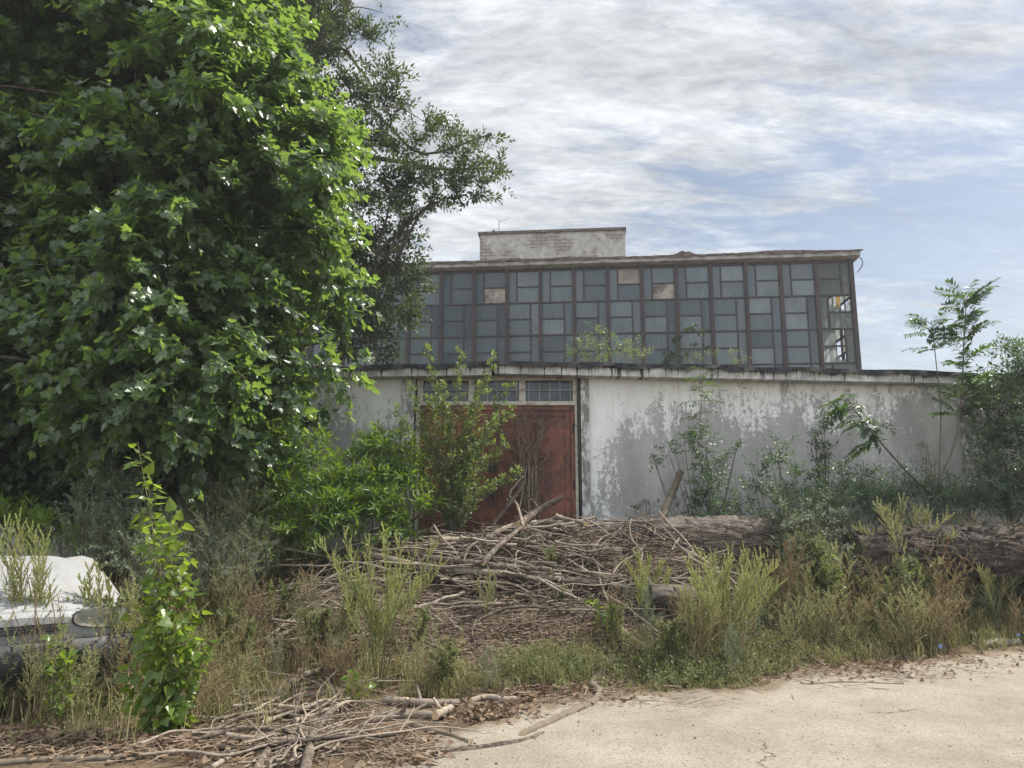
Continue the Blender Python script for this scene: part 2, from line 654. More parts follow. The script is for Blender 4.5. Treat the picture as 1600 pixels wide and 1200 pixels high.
def mat_pave():
    t = NT('pavement_concrete')
    n = t.noise(1.1, 8, .65)
    n2 = t.noise(48, 6, .85)
    v = t.n('ShaderNodeTexVoronoi', feature='F1')
    v.inputs['Scale'].default_value = 95
    t.l(t.coord(), v.inputs['Vector'])
    c = t.mix(t.mr(n, .3, .72), (.222, .197, .160), (.328, .292, .240))
    c = t.mix(t.ma('MULTIPLY', t.mr(n2, .47, .62), .72), c, (.120, .10, .076))
    c = t.mix(t.ma('MULTIPLY', t.mr(v.outputs['Distance'], .34, .12), t.mr(t.noise(9, 4, .6), .3, .55)), c, (.40, .35, .27))
    n5 = t.noise(5.2, 8, .78, t.map((1, 1, 1), (4, 2, 0)))
    c = t.mix(t.ma('MULTIPLY', t.mr(n5, .5, .72), .5), c, (.14, .115, .085))
    # hairline cracks
    cr = t.n('ShaderNodeTexVoronoi', feature='DISTANCE_TO_EDGE')
    cr.inputs['Scale'].default_value = .42
    cv = t.n('ShaderNodeVectorMath', operation='ADD')
    nn = t.noise(1.6, 5, .6, col=True)
    sc = t.n('ShaderNodeVectorMath', operation='SCALE')
    t.l(nn, sc.inputs[0])
    sc.inputs['Scale'].default_value = .7
    t.l(t.coord(), cv.inputs[0])
    t.l(sc.outputs[0], cv.inputs[1])
    t.l(cv.outputs[0], cr.inputs['Vector'])
    a_ = t.n('ShaderNodeAttribute', attribute_name='tint').outputs['Fac']
    dm = t.mr(t.ma('ADD', a_, t.ma('MULTIPLY', t.ma('SUBTRACT', t.noise(2.6, 8, .75), .5), 1.6)), .42, .85)
    c = t.mix(dm, c, t.mix(t.noise(20, 5, .7), (.10, .075, .052), (.21, .165, .115)))
    ck = t.mr(cr.outputs['Distance'], .0015, .006, 1, 0)
    ck = t.ma('MULTIPLY', ck, t.mr(t.noise(.7, 2, .5, t.map((1, 1, 1), (5, 3, 0))), .52, .62))
    c = t.mix(t.ma('MULTIPLY', ck, .8), c, (.08, .065, .05))
    hh = t.ma('SUBTRACT', t.ma('ADD', t.ma('MULTIPLY', n2, .8), t.ma('MULTIPLY', v.outputs['Distance'], -1.0)), ck)
    return t.done(t.bsdf(c, .92, .15, normal=t.bump(hh, .35, .008)))


def mat_wall(name, x0, seed, left_strip=True, bias=.10):
    """white limewash flaking off grey cement render; more is gone low on the wall"""
    t = NT(name)
    s = t.sep()
    x, z = s[0], s[2]
    nb = t.noise(.55, 3, .5, t.map((1, 1, .8), (seed, 0, seed)))
    nm = t.noise(2.4, 6, .62, t.map((1, 1, .55), (seed * 2, 0, 1)))
    nf = t.noise(17, 6, .75, t.map((1, 1, .6), (0, 0, seed)))
    st = t.noise(5, 4, .6, t.map((1.6, 1, .18), (seed, 0, 0)))
    f = t.mr(z, 2.6, 3.6, .30, -.34, smooth=False)
    f = t.ma('ADD', f, t.ma('MULTIPLY', t.ma('SUBTRACT', nb, .5), 1.2))
    f = t.ma('ADD', f, t.ma('MULTIPLY', t.ma('SUBTRACT', nm, .5), 1.7))
    f = t.ma('ADD', f, t.ma('MULTIPLY', t.ma('SUBTRACT', nf, .5), 1.7))
    f = t.ma('ADD', f, t.ma('MULTIPLY', t.ma('SUBTRACT', st, .5), .7))
    nf2 = t.noise(55, 4, .7, t.map((1, 1, .7), (3, 0, seed)))
    f = t.ma('ADD', f, t.ma('MULTIPLY', t.ma('SUBTRACT', nf2, .5), 1.0))
    if left_strip:
        f = t.ma('ADD', f, t.mr(x, x0, x0 + .75, -.62, 0.0))
    mask = t.mr(t.ma('ADD', f, bias), -.02, .11)
    mask = t.ma('MULTIPLY', mask, .93)
    gn = t.noise(1.6, 8, .65, t.map((1, 1, .5), (2, 0, seed)))
    grey = t.mix(t.mr(gn, .35, .68), (.255, .250, .235), (.42, .415, .395))
    grey = t.mix(t.ma('MULTIPLY', t.mr(nf, .5, .66), .4), grey, (.46, .46, .44))
    wn = t.noise(2.2, 8, .7, t.map((1, 1, .35), (6, 0, seed)))
    white = t.mix(t.mr(wn, .35, .75), (.68, .675, .64), (.82, .82, .79))
    drip = t.noise(3.0, 4, .6, t.map((2.4, 1, .12), (seed, 0, 3)))
    white = t.mix(t.ma('MULTIPLY', t.mr(drip, .56, .72), t.mr(z, 2.7, 3.6, 0, .8)), white, (.45, .42, .355))
    c = t.mix(mask, white, grey)
    # horizontal panel joint with paint left along it
    dj = t.ma('ABSOLUTE', t.ma('SUBTRACT', z, t.ma('ADD', 2.755, t.ma('MULTIPLY', nf, .01))))
    j = t.ma('MULTIPLY', t.mr(dj, .006, .016, 1, 0), t.mr(t.noise(6, 6, .75, t.map((1, 0, 0))), .5, .62))
    c = t.mix(t.ma('MULTIPLY', j, .65), c, (.66, .66, .63))
    h = t.ma('ADD', t.ma('MULTIPLY', mask, -.6), t.ma('MULTIPLY', nf, .25))
    return t.done(t.bsdf(c, .9, .2, normal=t.bump(h, .5, .008)))


def mat_fascia():
    t = NT('tarred_concrete')
    s = t.sep()
    x, z = s[0], s[2]
    xs = t.map((1, 0, 0))
    a = t.noise(11, 4, .8, xs)
    g = t.noise(.9, 2, .5, xs)
    zt = t.ma('SUBTRACT', 3.93, t.ma('MULTIPLY', t.ma('ABSOLUTE', t.ma('ADD', x, .1)), .018))
    ln = t.ma('ADD', t.mr(a, .47, .64, 0, .28), t.mr(g, .35, .65, -.05, .09))
    m = t.mr(t.ma('SUBTRACT', zt, z), t.ma('SUBTRACT', ln, .015), ln, 1, 0)
    n = t.noise(6, 8, .7)
    c = t.mix(t.mr(n, .3, .7), (.26, .25, .23), (.62, .605, .57))
    c = t.mix(t.ma('MULTIPLY', m, .93), c, (.018, .018, .020))
    return t.done(t.bsdf(c, .8, .25, normal=t.bump(n, .4, .01)))


def simple(name, c0, c1, scale=4, rough=.7, spec=.3, bump=.25, metal=0.0, stretch=(1, 1, 1), lo=.35, hi=.68, dist=.01):
    t = NT(name)
    n = t.noise(scale, 8, .68, t.map(stretch))
    c = t.mix(t.mr(n, lo, hi), c0, c1)
    return t.done(t.bsdf(c, rough, spec, metal, t.bump(n, bump, dist)))


def mat_rust_door():
    t = NT('rusty_red_paint')
    n = t.noise(1.5, 8, .7)
    n2 = t.noise(7, 8, .7, t.map((1, 1, .7)))
    n3 = t.noise(60, 3, .6)
    c = t.mix(t.mr(n, .36, .62), (.090, .036, .026), (.255, .096, .056))
    c = t.mix(t.ma('MULTIPLY', t.mr(n2, .49, .60), .8), c, (.058, .030, .026))
    c = t.mix(t.ma('MULTIPLY', t.mr(n2, .40, .30), .5), c, (.26, .115, .075))
    c = t.mix(t.ma('MULTIPLY', t.mr(n3, .6, .7), .35), c, (.05, .028, .024))
    return t.done(t.bsdf(c, t.mr(n2, .3, .7, .75, .5), .35, normal=t.bump(n2, .15, .01)))


def mat_glass():
    """dusty wired glass: each pane carries its own grime and a curtain or blind shows faintly through it"""
    t = NT('dusty_glass')
    a = t.n('ShaderNodeAttribute', attribute_name='tint').outputs['Fac']
    n = t.noise(.9, 4, .6, t.map((1.2, 1, .8)))
    st = t.noise(4.2, 3, .5, t.map((2.5, 1, .06)))
    c = t.mix(a, (.022, .042, .049), (.180, .215, .218))
    c = t.mix(t.ma('MULTIPLY', t.mr(st, .52, .72), .22), c, (.17, .19, .185))
    c = t.mix(t.ma('MULTIPLY', t.mr(n, .45, .7), .6), c, (.040, .062, .072))
    return t.done(t.bsdf(c, t.mr(n, .3, .7, .12, .3), .5))


def mat_clear(name, tint=(.55, .60, .56), a=.55):
    t = NT(name)
    n = t.noise(2.0, 6, .65)
    tr = t.n('ShaderNodeBsdfTransparent')
    tl = t.n('ShaderNodeBsdfTranslucent')
    tl.inputs[0].default_value = (*tint, 1)
    g = t.bsdf((.12, .14, .13), .15, .5)
    m1 = t.n('ShaderNodeMixShader')
    m1.inputs[0].default_value = .45
    t.l(tl.outputs[0], m1.inputs[1])
    t.l(g, m1.inputs[2])
    m2 = t.n('ShaderNodeMixShader')
    t.l(t.mr(n, .3, .7, a, 1.0), m2.inputs[0])
    t.l(tr.outputs[0], m2.inputs[1])
    t.l(m1.outputs[0], m2.inputs[2])
    return t.done(m2.outputs[0])


M['ground'] = mat_ground()
M['pave'] = mat_pave()
M['wall_r'] = mat_wall('flaking_whitewash', 1.2, 3.7)
M['wall_l'] = mat_wall('flaking_whitewash_left', -9, 8.3, False, .14)
M['fascia'] = mat_fascia()
M['tar'] = simple('tar_paper', (.012, .012, .014), (.055, .055, .058), 12, .75, .3, .6)
M['pilaster'] = simple('worn_render', (.20, .195, .18), (.62, .61, .58), 9, .9, .2, .5, stretch=(1, 1, .5), lo=.44, hi=.60)
M['door'] = mat_rust_door()
M['cream'] = simple('old_cream_paint', (.25, .215, .17), (.52, .49, .42), 9, .75, .3, .4, lo=.32, hi=.55)
M['iron'] = simple('dark_iron', (.014, .013, .013), (.05, .045, .04), 15, .6, .4, .3)
M['grille'] = simple('pale_grille_paint', (.34, .33, .30), (.55, .54, .50), 20, .6, .3, .1)
M['transom_glass'] = simple('dark_dusty_glass', (.018, .024, .032), (.075, .088, .105), 2.2, .12, .5, 0.0)
M['mullion'] = simple('brown_steel', (.020, .015, .015), (.048, .032, .030), 3, .6, .35, .2, stretch=(1, 1, .3))
M['post_red'] = simple('red_brown_steel', (.022, .015, .015), (.052, .031, .029), 3, .6, .35, .2, stretch=(1, 1, .3))
M['glass'] = mat_glass()
M['clear'] = mat_clear('streaked_clear_glass')
M['amber'] = simple('amber_sheet', (.45, .22, .03), (.6, .33, .05), 3, .4, .3, 0)
M['peach'] = simple('faded_board', (.20, .178, .15), (.30, .27, .23), 2.5, .8, .2, 0)
M['blotch'] = simple('mouldy_board', (.08, .075, .065), (.46, .41, .33), 1.6, .8, .2, 0)
M['hall_fascia'] = simple('grey_cornice', (.19, .18, .165), (.40, .385, .355), 3.5, .9, .2, .4, stretch=(.6, 1, 1))
M['hall_roof'] = simple('rusted_roof_sheet', (.06, .045, .038), (.19, .145, .12), 5, .8, .25, .4)
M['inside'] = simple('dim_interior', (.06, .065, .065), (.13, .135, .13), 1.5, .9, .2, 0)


def mat_block():
    t = NT('patched_brick_render')
    b = t.n('ShaderNodeTexBrick')
    b.inputs['Scale'].default_value = 1.0
    b.inputs['Brick Width'].default_value = .42
    b.inputs['Row Height'].default_value = .16
    b.inputs['Mortar Size'].default_value = .018
    b.inputs['Color1'].default_value = (.25, .23, .21, 1)
    b.inputs['Color2'].default_value = (.31, .285, .26, 1)
    b.inputs['Mortar'].default_value = (.13, .12, .11, 1)
    rot = t.map((1, 1, 1), (0, 0, 0), (math.radians(-90), 0, 0))
    t.l(rot, b.inputs['Vector'])
    n = t.noise(.7, 7, .65)
    n2 = t.noise(4, 7, .7)
    ren = t.mix(t.mr(n2, .35, .7), (.33, .315, .285), (.47, .45, .42))
    c = t.mix(t.mr(n, .40, .50), b.outputs['Color'], ren)
    c = t.mix(t.ma('MULTIPLY', t.mr(n2, .56, .68), .5), c, (.50, .485, .46))
    return t.done(t.bsdf(c, .95, .15, normal=t.bump(t.ma('ADD', b.outputs['Fac'], n2), .4, .02)))


M['block'] = mat_block()

# ------------------------------------------------------------------ the setting: ground, pavement
def build_ground():
    xs = np.unique(np.concatenate([np.linspace(-600, -30, 14), np.linspace(-30, -9, 22), np.arange(-9, 9.01, .12), np.linspace(9, 30, 22), np.linspace(30, 600, 14)]))
    ys = np.unique(np.concatenate([np.linspace(-300, 0, 14), np.linspace(0, 4.5, 12), np.arange(4.5, 12.6, .12), np.linspace(12.6, 30, 26), np.linspace(30, 900, 18)]))
    X, Y = np.meshgrid(xs, ys)
    Z = hgt(X, Y)
    V = np.stack([X, Y, Z], -1).reshape(-1, 3)
    nx = len(xs)
    i, j = np.meshgrid(np.arange(nx - 1), np.arange(len(ys) - 1))
    a = (j * nx + i).ravel()
    acc = Acc()
    acc.add(V, np.stack([a, a + 1, a + nx + 1, a + nx], 1), 0, .5, True)
    o = acc.build('ground', M['ground'])
    tag(o, kind='structure')
    # the concrete apron: a thin slab whose far edge crumbles away into the soil
    pts = []
    reseed(11)
    for x in np.concatenate([np.arange(-.95, 7, .06), np.linspace(7, 40, 20)]):
        pts.append((x, edge_y(x) + .05 * RNG.normal() + .06 * math.sin(5 * x) + .04 * math.sin(13 * x)))
    far = len(pts)
    acc = Acc()
    rows, tints = [], []
    for k, (x, y) in enumerate(pts):
        ysr = [-60, 0, 3, min(4.5, y - 1.1), y - .8, y - .4, y - .18, y, y + .03]
        zs = [.016, .016, .016, .016, .016, .016, .016, .012, -.02]
        tl = np.array([0, 0, 0, .0, .12, .35, .62, 1, 1]) + max(0, 1 - (x + .95) / .4)
        tints.append(np.clip(tl, 0, 1))
        rows.append([(x, a_, b_) for a_, b_ in zip(ysr, zs)])
    rows = np.array(rows)
    V = rows.reshape(-1, 3)
    m = rows.shape[1]
    Q = []
    for i in range(far - 1):
        for j in range(m - 1):
            Q.append((i * m + j, (i + 1) * m + j, (i + 1) * m + j + 1, i * m + j + 1))
    acc.add(V, Q, 0, np.concatenate(tints))
    o = acc.build('pavement', M['pave'])
    tag(o, kind='structure')


build_ground()

# ------------------------------------------------------------------ low workshop in front
YW = 12.0


def fx(px, py=700, Y=YW):
    return at(px, py, Y)[0]


def fz(py, Y=YW):
    return at(800, py, Y)[2]


def build_workshop():
    root = empty('workshop_building', (0, YW, 0))
    tag(root, 'low whitewashed workshop with flaking walls and a tarred flat roof behind the brush pile', 'building')
    zb = 0.3
    xl, xd0, xd1, xr = -11.0, fx(650), fx(904), fx(1526)
    ztop = fz(586)
    y0 = 0.0
    w = Acc()
    box(w, xl, fx(628), 0, .3, zb, ztop)
    w.build('wall', M['wall_l'], root)['label'] = 'flaking whitewashed wall left of the red door'
    w = Acc()
    box(w, fx(921), fx(1502), 0, .3, zb, fz(588))
    o = w.build('wall', M['wall_r'], root)
    o['label'] = 'long wall with white paint peeling off grey render'
    for a, b, d in ((628, 648, -.05), (908, 921, -.06), (1502, 1526, -.05)):
        p = Acc()
        n = 24
        xa, xb = fx(a), fx(b)
        box(p, xa, xb, d, .3, zb, ztop - .02)
        p.build('pilaster', M['pilaster'], root)
    w = Acc()
    box(w, xr + .002, fx(1760), .55, .85, zb, fz(600))
    w.build('wall', M['wall_l'], root)['label'] = 'set back end wall mostly hidden by the corner shrub'
    # side wall going back on the right
    w = Acc()
    box(w, xr - .3, xr, .3, 8, zb, ztop - .08)
    w.build('side_wall', M['wall_l'], root)
    w = Acc()
    box(w, xl, xr, 8, 8.3, -.2, ztop - .05)
    w.build('back_wall', M['wall_l'], root)
    # fascia boards, in two runs with an open joint
    top = [(-180, 590), (500, 573), (600, 569), (700, 566), (768, 564)]
    top2 = [(773, 564), (830, 563.5), (905, 567), (1050, 569), (1200, 573), (1350, 577), (1480, 581), (1700, 590)]
    bot2 = lambda px: 583.5 + max(0, px - 773) * .0215
    bot1 = lambda px: 586 + (768 - px) * .012
    yf = -.30
    for run, bot in ((top, bot1), (top2, bot2)):
        f = Acc()
        P = []
        for px in np.linspace(run[0][0], run[-1][0], 60):
            ty = np.interp(px, [q[0] for q in run], [q[1] for q in run])
            t1 = at(px, ty + 3, YW + yf)
            b1 = at(px, bot(px), YW + yf)
            P.append((t1[0], t1[2], b1[2]))
        V = []
        for x, zt, zbm in P:
            V += [(x, yf, zt), (x, yf, zbm), (x, -.02, zbm), (x, -.02, zt)]
        Q = []
        for i in range(len(P) - 1):
            for j in range(4):
                Q.append((i * 4 + j, i * 4 + (j + 1) % 4, (i + 1) * 4 + (j + 1) % 4, (i + 1) * 4 + j))
        Q += [(0, 3, 2, 1), tuple((len(P) - 1) * 4 + k for k in (0, 1, 2, 3))]
        f.add(V, Q)
        f.build('fascia', M['fascia'], root)
    # tar-paper roof with a wavy overhanging edge
    reseed(21)
    r = Acc()
    allp = top + top2
    V = []
    xs_ = np.linspace(-190, 1720, 220)
    wv = np.cumsum(RNG.normal(0, .35, len(xs_)))
    wv -= np.linspace(0, wv[-1], len(wv))
    for i, px in enumerate(xs_):
        ty = np.interp(px, [q[0] for q in allp], [q[1] for q in allp]) + .9 * math.sin(i * .33) + wv[i] * .35
        th = 7.2 + 1.8 * math.sin(i * .71) + RNG.uniform(-.8, .8)
        a = at(px, ty - .4, YW - .36)
        b = at(px, ty + th, YW - .36)
        V += [(a[0], -.36 + .02 * math.sin(i), b[2]), (a[0], -.35, a[2]), (a[0], .6, a[2] + .01), (a[0], 8.4, a[2] + .03), (a[0], 8.4, a[2] - .2)]
    Q = []
    for i in range(len(xs_) - 1):
        for j in range(4):
            Q.append((i * 5 + j, i * 5 + j + 1, (i + 1) * 5 + j + 1, (i + 1) * 5 + j))
    r.add(V, Q)
    ro = r.build('roof', M['tar'], root)
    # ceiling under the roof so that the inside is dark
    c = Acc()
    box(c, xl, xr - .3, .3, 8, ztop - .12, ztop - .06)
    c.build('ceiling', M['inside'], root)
    # transom light over the door
    zt0, zt1 = fz(627), fz(592)
    tw = Acc()
    xa, xb = fx(652, 610), fx(903, 610)
    box(tw, xa, xb, .02, .14, zt1 - .02, ztop)            # head
    box(tw, xa, xb, .00, .14, fz(633), zt0)               # sill rail
    for a, b in ((652, 661), (732, 741), (811, 821), (895, 903)):
        box(tw, fx(a, 610), fx(b, 610), .012, .14, zt0, zt1 - .02)
    tr = tw.build('transom_window', M['cream'], root)
    tr['label'] = 'three light transom window with cream frame over the red door'
    for a, b in ((661, 732), (741, 811), (821, 895)):
        g = Acc()
        box(g, fx(a, 610), fx(b, 610), .08, .09, zt0, zt1 - .02)
        g.build('pane', M['transom_glass'], tr)
        q = Acc()
        x0, x1 = fx(a, 610), fx(b, 610)
        for k in range(5):
            xx = x0 + (x1 - x0) * (k + .35) / 4.6
            tube(q, [(xx, .03, zt0 + .002), (xx, .03, zt1 - .022)], .0055, 6)
        tube(q, [(x0, .018, (zt0 + zt1) / 2), (x1, .018, (zt0 + zt1) / 2 + .004)], .005, 6)
        q.build('grille', M['grille'], tr)
    # cream jambs
    for a, b in ((649, 655), (899, 903)):
        j = Acc()
        box(j, fx(a), fx(b), .0, .2, zb, fz(633) - .003)
        j.build('jamb', M['cream'], root)
    # pipe / cable runs beside the pilasters
    for pa, pb, nm in ((905.5, 586, 'drain_pipe'), (648, 586, 'cable_conduit')):
        d = Acc()
        xx = fx(pa)
        tube(d, spline([(xx, -.035, zb), (xx + .01, -.035, 1.6), (xx - .006, -.04, 2.7), (xx, -.035, ztop - .02)], 14), .026 if pa > 800 else .016, 8)
        d.build(nm, M['iron'], root)
    # steel double door
    d0, d1, dm = fx(655), fx(899), fx(778)
    zd = fz(633) - .006
    fr = Acc()
    box(fr, d0, d0 + .07, .03, .2, zb, zd)
    box(fr, d1 - .07, d1, .03, .2, zb, zd)
    box(fr, d0 + .07, d1 - .07, .03, .2, zd - .075, zd)
    door = fr.build('door', M['door'], root)
    door['label'] = 'rusty red steel double door'
    for a, b in ((d0 + .075, dm - .006), (dm + .006, d1 - .075)):
        q = Acc()
        box(q, a, b, .075, .12, zb, zd - .08)
        bw = .085
        box(q, a, a + bw, .055, .075, zb, zd - .08)
        box(q, b - bw, b, .055, .075, zb, zd - .08)
        box(q, a + bw, b - bw, .055, .075, zd - .08 - bw, zd - .08)
        q.build('leaf', M['door'], door)
    k = Acc()
    kc = at(770, 731, YW)
    ring = []
    for rr, yy in ((.062, .05), (.070, .03), (.048, .028), (.040, .045), (.0, .05)):
        ring.append([(kc[0] + rr * math.cos(t), yy, kc[2] + rr * math.sin(t)) for t in np.linspace(0, 6.283, 20, endpoint=False)])
    V = np.array(ring).reshape(-1, 3)
    Q = [(i * 20 + j, i * 20 + (j + 1) % 20, (i + 1) * 20 + (j + 1) % 20, (i + 1) * 20 + j) for i in range(4) for j in range(20)]
    k.add(V, Q)
    k.build('lock_ring', M['iron'], door)
    h = Acc()
    hx = fx(771)
    tube(h, spline([(hx, .05, fz(748)), (hx, .0, fz(752)), (hx, .0, fz(775)), (hx, .05, fz(779))], 12), .014, 8)
    h.build('handle', M['iron'], door)
    hh = Acc()
    hx = fx(783)
    box(hh, hx - .012, hx + .022, .035, .054, fz(770), fz(752))
    hh.build('bolt_plate', M['iron'], door)
    for zz in (1.2, 2.0, 2.9):
        hg = Acc()
        tube(hg, [(d1 - .03, .022, zz - .07), (d1 - .03, .022, zz + .07)], .017, 8)
        hg.build('hinge', M['iron'], door)
    return root


build_workshop()

# ------------------------------------------------------------------ glazed hall behind
YH = 28.0
HYAW = math.atan(.09)


def build_hall():
    pr = at(1337, 485, YH)
    root = empty('glazed_hall', (pr[0], YH, 0), -HYAW)     # local -x runs along the glass to the left, +y goes back
    tag(root, 'tall derelict hall with a full wall of dark steel framed glass behind the workshop', 'building')
    BW = 1.335
    NB = 16
    zt = at(1337, 409, YH)[2]
    rp = (at(1337, 409, YH)[2] - at(1337, 567, YH)[2]) / 3.0
    Lw = BW * NB + .1
    Dp = 14.0
    rows = [(zt - (i + 1) * rp, zt - i * rp) for i in range(5)]
    zlow = rows[-1][0]
    # plinth, back wall, left wall, floor
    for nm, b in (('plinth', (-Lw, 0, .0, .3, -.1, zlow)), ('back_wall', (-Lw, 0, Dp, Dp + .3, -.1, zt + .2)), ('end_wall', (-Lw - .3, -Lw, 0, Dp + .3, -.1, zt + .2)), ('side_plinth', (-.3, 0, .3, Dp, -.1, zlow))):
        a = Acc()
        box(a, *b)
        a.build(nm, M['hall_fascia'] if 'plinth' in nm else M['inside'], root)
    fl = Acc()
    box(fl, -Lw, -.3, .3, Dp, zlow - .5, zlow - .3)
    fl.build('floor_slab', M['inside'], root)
    # posts
    for i in range(NB + 1):
        p = Acc()
        x = -.06 - i * BW
        box(p, x - .075, x + .075, -.10, .12, zlow, zt + .10)
        p.build('post', M['post_red'] if i else M['mullion'], root)
    # each bay is a window with its frame and its panes
    reseed(33)
    b = .028

    def bay(i, missing=()):
        x1 = -.06 - i * BW - .075
        x0 = x1 - BW + .15
        fr = Acc()
        pn = Acc()
        ck = Acc()
        for r, (z0, z1) in enumerate(rows):
            box(fr, x0, x1, -.03, .05, z1 - .035, z1 + .035)
            narrow_left = (r == 0) if i else (r in (1, 3))
            wn = (x1 - x0) * .27
            if narrow_left:
                xs = x0 + wn
                cells = [(x0, xs - b, z0, z1), (xs + b, x1, (z0 + z1) / 2 + b, z1), (xs + b, x1, z0, (z0 + z1) / 2 - b)]
                box(fr, xs + b, x1, -.025, .045, (z0 + z1) / 2 - b, (z0 + z1) / 2 + b)
            else:
                xs = x1 - wn
                cells = [(xs + b, x1, z0, z1), (x0, xs - b, (z0 + z1) / 2 + b, z1), (x0, xs - b, z0, (z0 + z1) / 2 - b)]
                box(fr, x0, xs - b, -.025, .045, (z0 + z1) / 2 - b, (z0 + z1) / 2 + b)
            box(fr, xs - b, xs + b, -.028, .048, z0 + .035, z1 - .035)
            for c, (a0, a1, c0, c1) in enumerate(cells):
                mt = 0
                tn = np.clip(RNG.normal(.46 if r < 1 else .24, .17) + (.20 if c and i < 7 else 0) - (.10 if i > 9 else 0) + (.35 if RNG.rand() < .06 else 0), 0, 1)
                if c == 0:
                    tn *= .75
                key = (i, r, c)
                if key in ((6, 0, 1),):
                    mt = 1
                if key in ((5, 0, 2), (10, 0, 2)):
                    mt = 2
                if i == 0:
                    mt = 3
                if key in missing:
                    continue
                if key == (0, 1, 1):
                    # smashed pane: jagged shards cling to the lower edge
                    n = 9
                    sx = np.linspace(a0, a1, n)
                    sz = c0 + (c1 - c0) * np.array((.15, .5, .25, .62, .2, .1, .35, .7, .3))
                    V = [(x, .01, c0) for x in sx] + [(x, .01, z) for x, z in zip(sx, sz)]
                    pn.add(V, [(k, k + 1, n + k + 1, n + k) for k in range(n - 1)], 3, .5)
                    box(pn, a0 + .28, a0 + .42, .02, .03, c0 + .12, c1 - .02, 4, .5)
                    continue
                if key == (0, 2, 1):
                    box(pn, a0, a0 + (a1 - a0) * .62, .005, .015, c0, c1, 3, .5)
                    continue
                if key == (0, 2, 2):
                    V = [(a0, .01, c0), (a1, .01, c0), (a1, .01, c0 + .15), (a0 + .62, .01, c0 + .13), (a0 + .5, .01, c1 - .12), (a0 + .52, .01, c1), (a0, .01, c1)]
                    pn.add(V, [(0, 1, 2, 3), ], 3, .5)
                    pn.add([V[0], V[3], V[4], V[5], V[6]], [(0, 1, 2, 3, 4)], 3, .5)
                    continue
                box(pn, a0 - .01, a1 + .01, .005, .015, c0 - .01, c1 + .01, mt, tn)
        f = fr.build('window', M['mullion'], root)
        pn.build('pane', [M['glass'], M['peach'], M['blotch'], M['clear'], M['amber']], f)
    for i in range(NB):
        bay(i)
    # right-hand side glazing, mostly bare steel near the corner
    sd_ = Acc()
    sp = Acc()
    for k in range(10):
        y = .14 + k * 1.35
        box(sd_, -.11, -.01, y, y + .1, zlow, zt + .1)
        for r, (z0, z1) in enumerate(rows):
            box(sd_, -.09, -.03, y + .1, y + 1.35, z1 - .04, z1 + .04)
            box(sd_, -.085, -.035, y + .1, y + 1.35, (z0 + z1) / 2 - .03, (z0 + z1) / 2 + .03)
            box(sd_, -.08, -.04, y + .75, y + .81, z0, z1)
            for c0, c1 in ((z0 + .04, (z0 + z1) / 2 - .03), ((z0 + z1) / 2 + .03, z1 - .04)):
                if (r == 1 and c0 > (z0 + z1) / 2 and k < 4) or (r == 2 and k in (1, 2)) or RNG.rand() < .12:
                    continue
                box(sp, -.065, -.055, y + .1, y + .75, c0, c1, 0, .5)
                box(sp, -.064, -.054, y + .81, y + 1.35, c0, c1, 0, .5)
    sdo = sd_.build('side_window', M['mullion'], root)
    sp.build('pane', M['clear'], sdo)
    # cornice under the roof edge
    cz0, cz1 = zt + .10, zt + .31
    reseed(35)
    f = Acc()
    n = 150
    V = []
    for x in np.linspace(-Lw - .3, .22, n):
        V += [(x, -.35, cz0 + .04 + RNG.uniform(-.01, .012)), (x, -.35, cz1 + RNG.uniform(-.03, .01)), (x, 3, cz1), (x, 3, cz0), (x, -.1, cz0)]
    Q = [(i * 5 + j, i * 5 + (j + 1) % 5, (i + 1) * 5 + (j + 1) % 5, (i + 1) * 5 + j) for i in range(n - 1) for j in range(5)]
    Q2 = [[(n - 1) * 5 + k for k in (0, 1, 2, 3, 4)]]
    f.add(V, [q[::-1] for q in Q])
    f.add(V[-5:], [(0, 1, 2, 3, 4)])
    f.build('cornice', M['hall_fascia'], root)
    r = Acc()
    V = []
    lift = np.zeros(n)
    for c, wd, hh in ((103, 1.6, .16), (105, 1.0, .10), (128, 9, .07), (72, 6, .05), (40, 8, .03), (58, 5, .07)):
        lift += hh * np.exp(-((np.arange(n) - c) / wd) ** 2) * RNG.uniform(.6, 1.1, n)
    for i, x in enumerate(np.linspace(-Lw - .35, .32, n)):
        z = cz1 + .045 + lift[i] + RNG.uniform(-.012, .012)
        V += [(x, -.40 + RNG.uniform(-.02, .02), cz1 - .01 + RNG.uniform(-.06, .02)), (x, -.40, z), (x, 4, cz1 + .06), (x, Dp + .4, cz1 + .06), (x, Dp + .4, cz1 - .2)]
    Q = [(i * 5 + j, i * 5 + j + 1, (i + 1) * 5 + j + 1, (i + 1) * 5 + j) for i in range(n - 1) for j in range(4)]
    r.add(V, Q)
    r.build('roof', M['hall_roof'], root)
    # bent gutter bracket at the corner
    g = Acc()
    tube(g, spline([(.18, -.3, cz0), (.28, -.3, cz0 - .15), (.26, -.28, cz0 - .38), (.10, -.2, cz0 - .6)], 12), .018, 6)
    g.build('gutter_bracket', M['iron'], root)
    w = Acc()
    tube(w, spline([(.1, -.1, 6.2), (.3, -.1, 5.2), (.55, -.1, 4.0)], 10), .02, 5)
    w.build('hanging_wire', M['iron'], root)
    # machine-room block on the roof
    a = at(750, 358, 32.6)
    c = at(977, 350, 31.6)
    inv = root.matrix_basis.inverted()
    la, lc = inv @ Vector(a), inv @ Vector(c)
    k = Acc()
    box(k, la.x, lc.x, la.y, la.y + 4.5, zt + .3, lc.z - .12)
    rb = k.build('roof_block', M['block'], root)
    rb['label'] = 'patched brick and render lift house on the roof'
    k = Acc()
    box(k, la.x - .08, lc.x + .06, la.y - .08, la.y + 4.6, lc.z - .117, lc.z)
    k.build('coping', M['hall_roof'], rb)
    v = Acc()
    vx = lc.x - .75
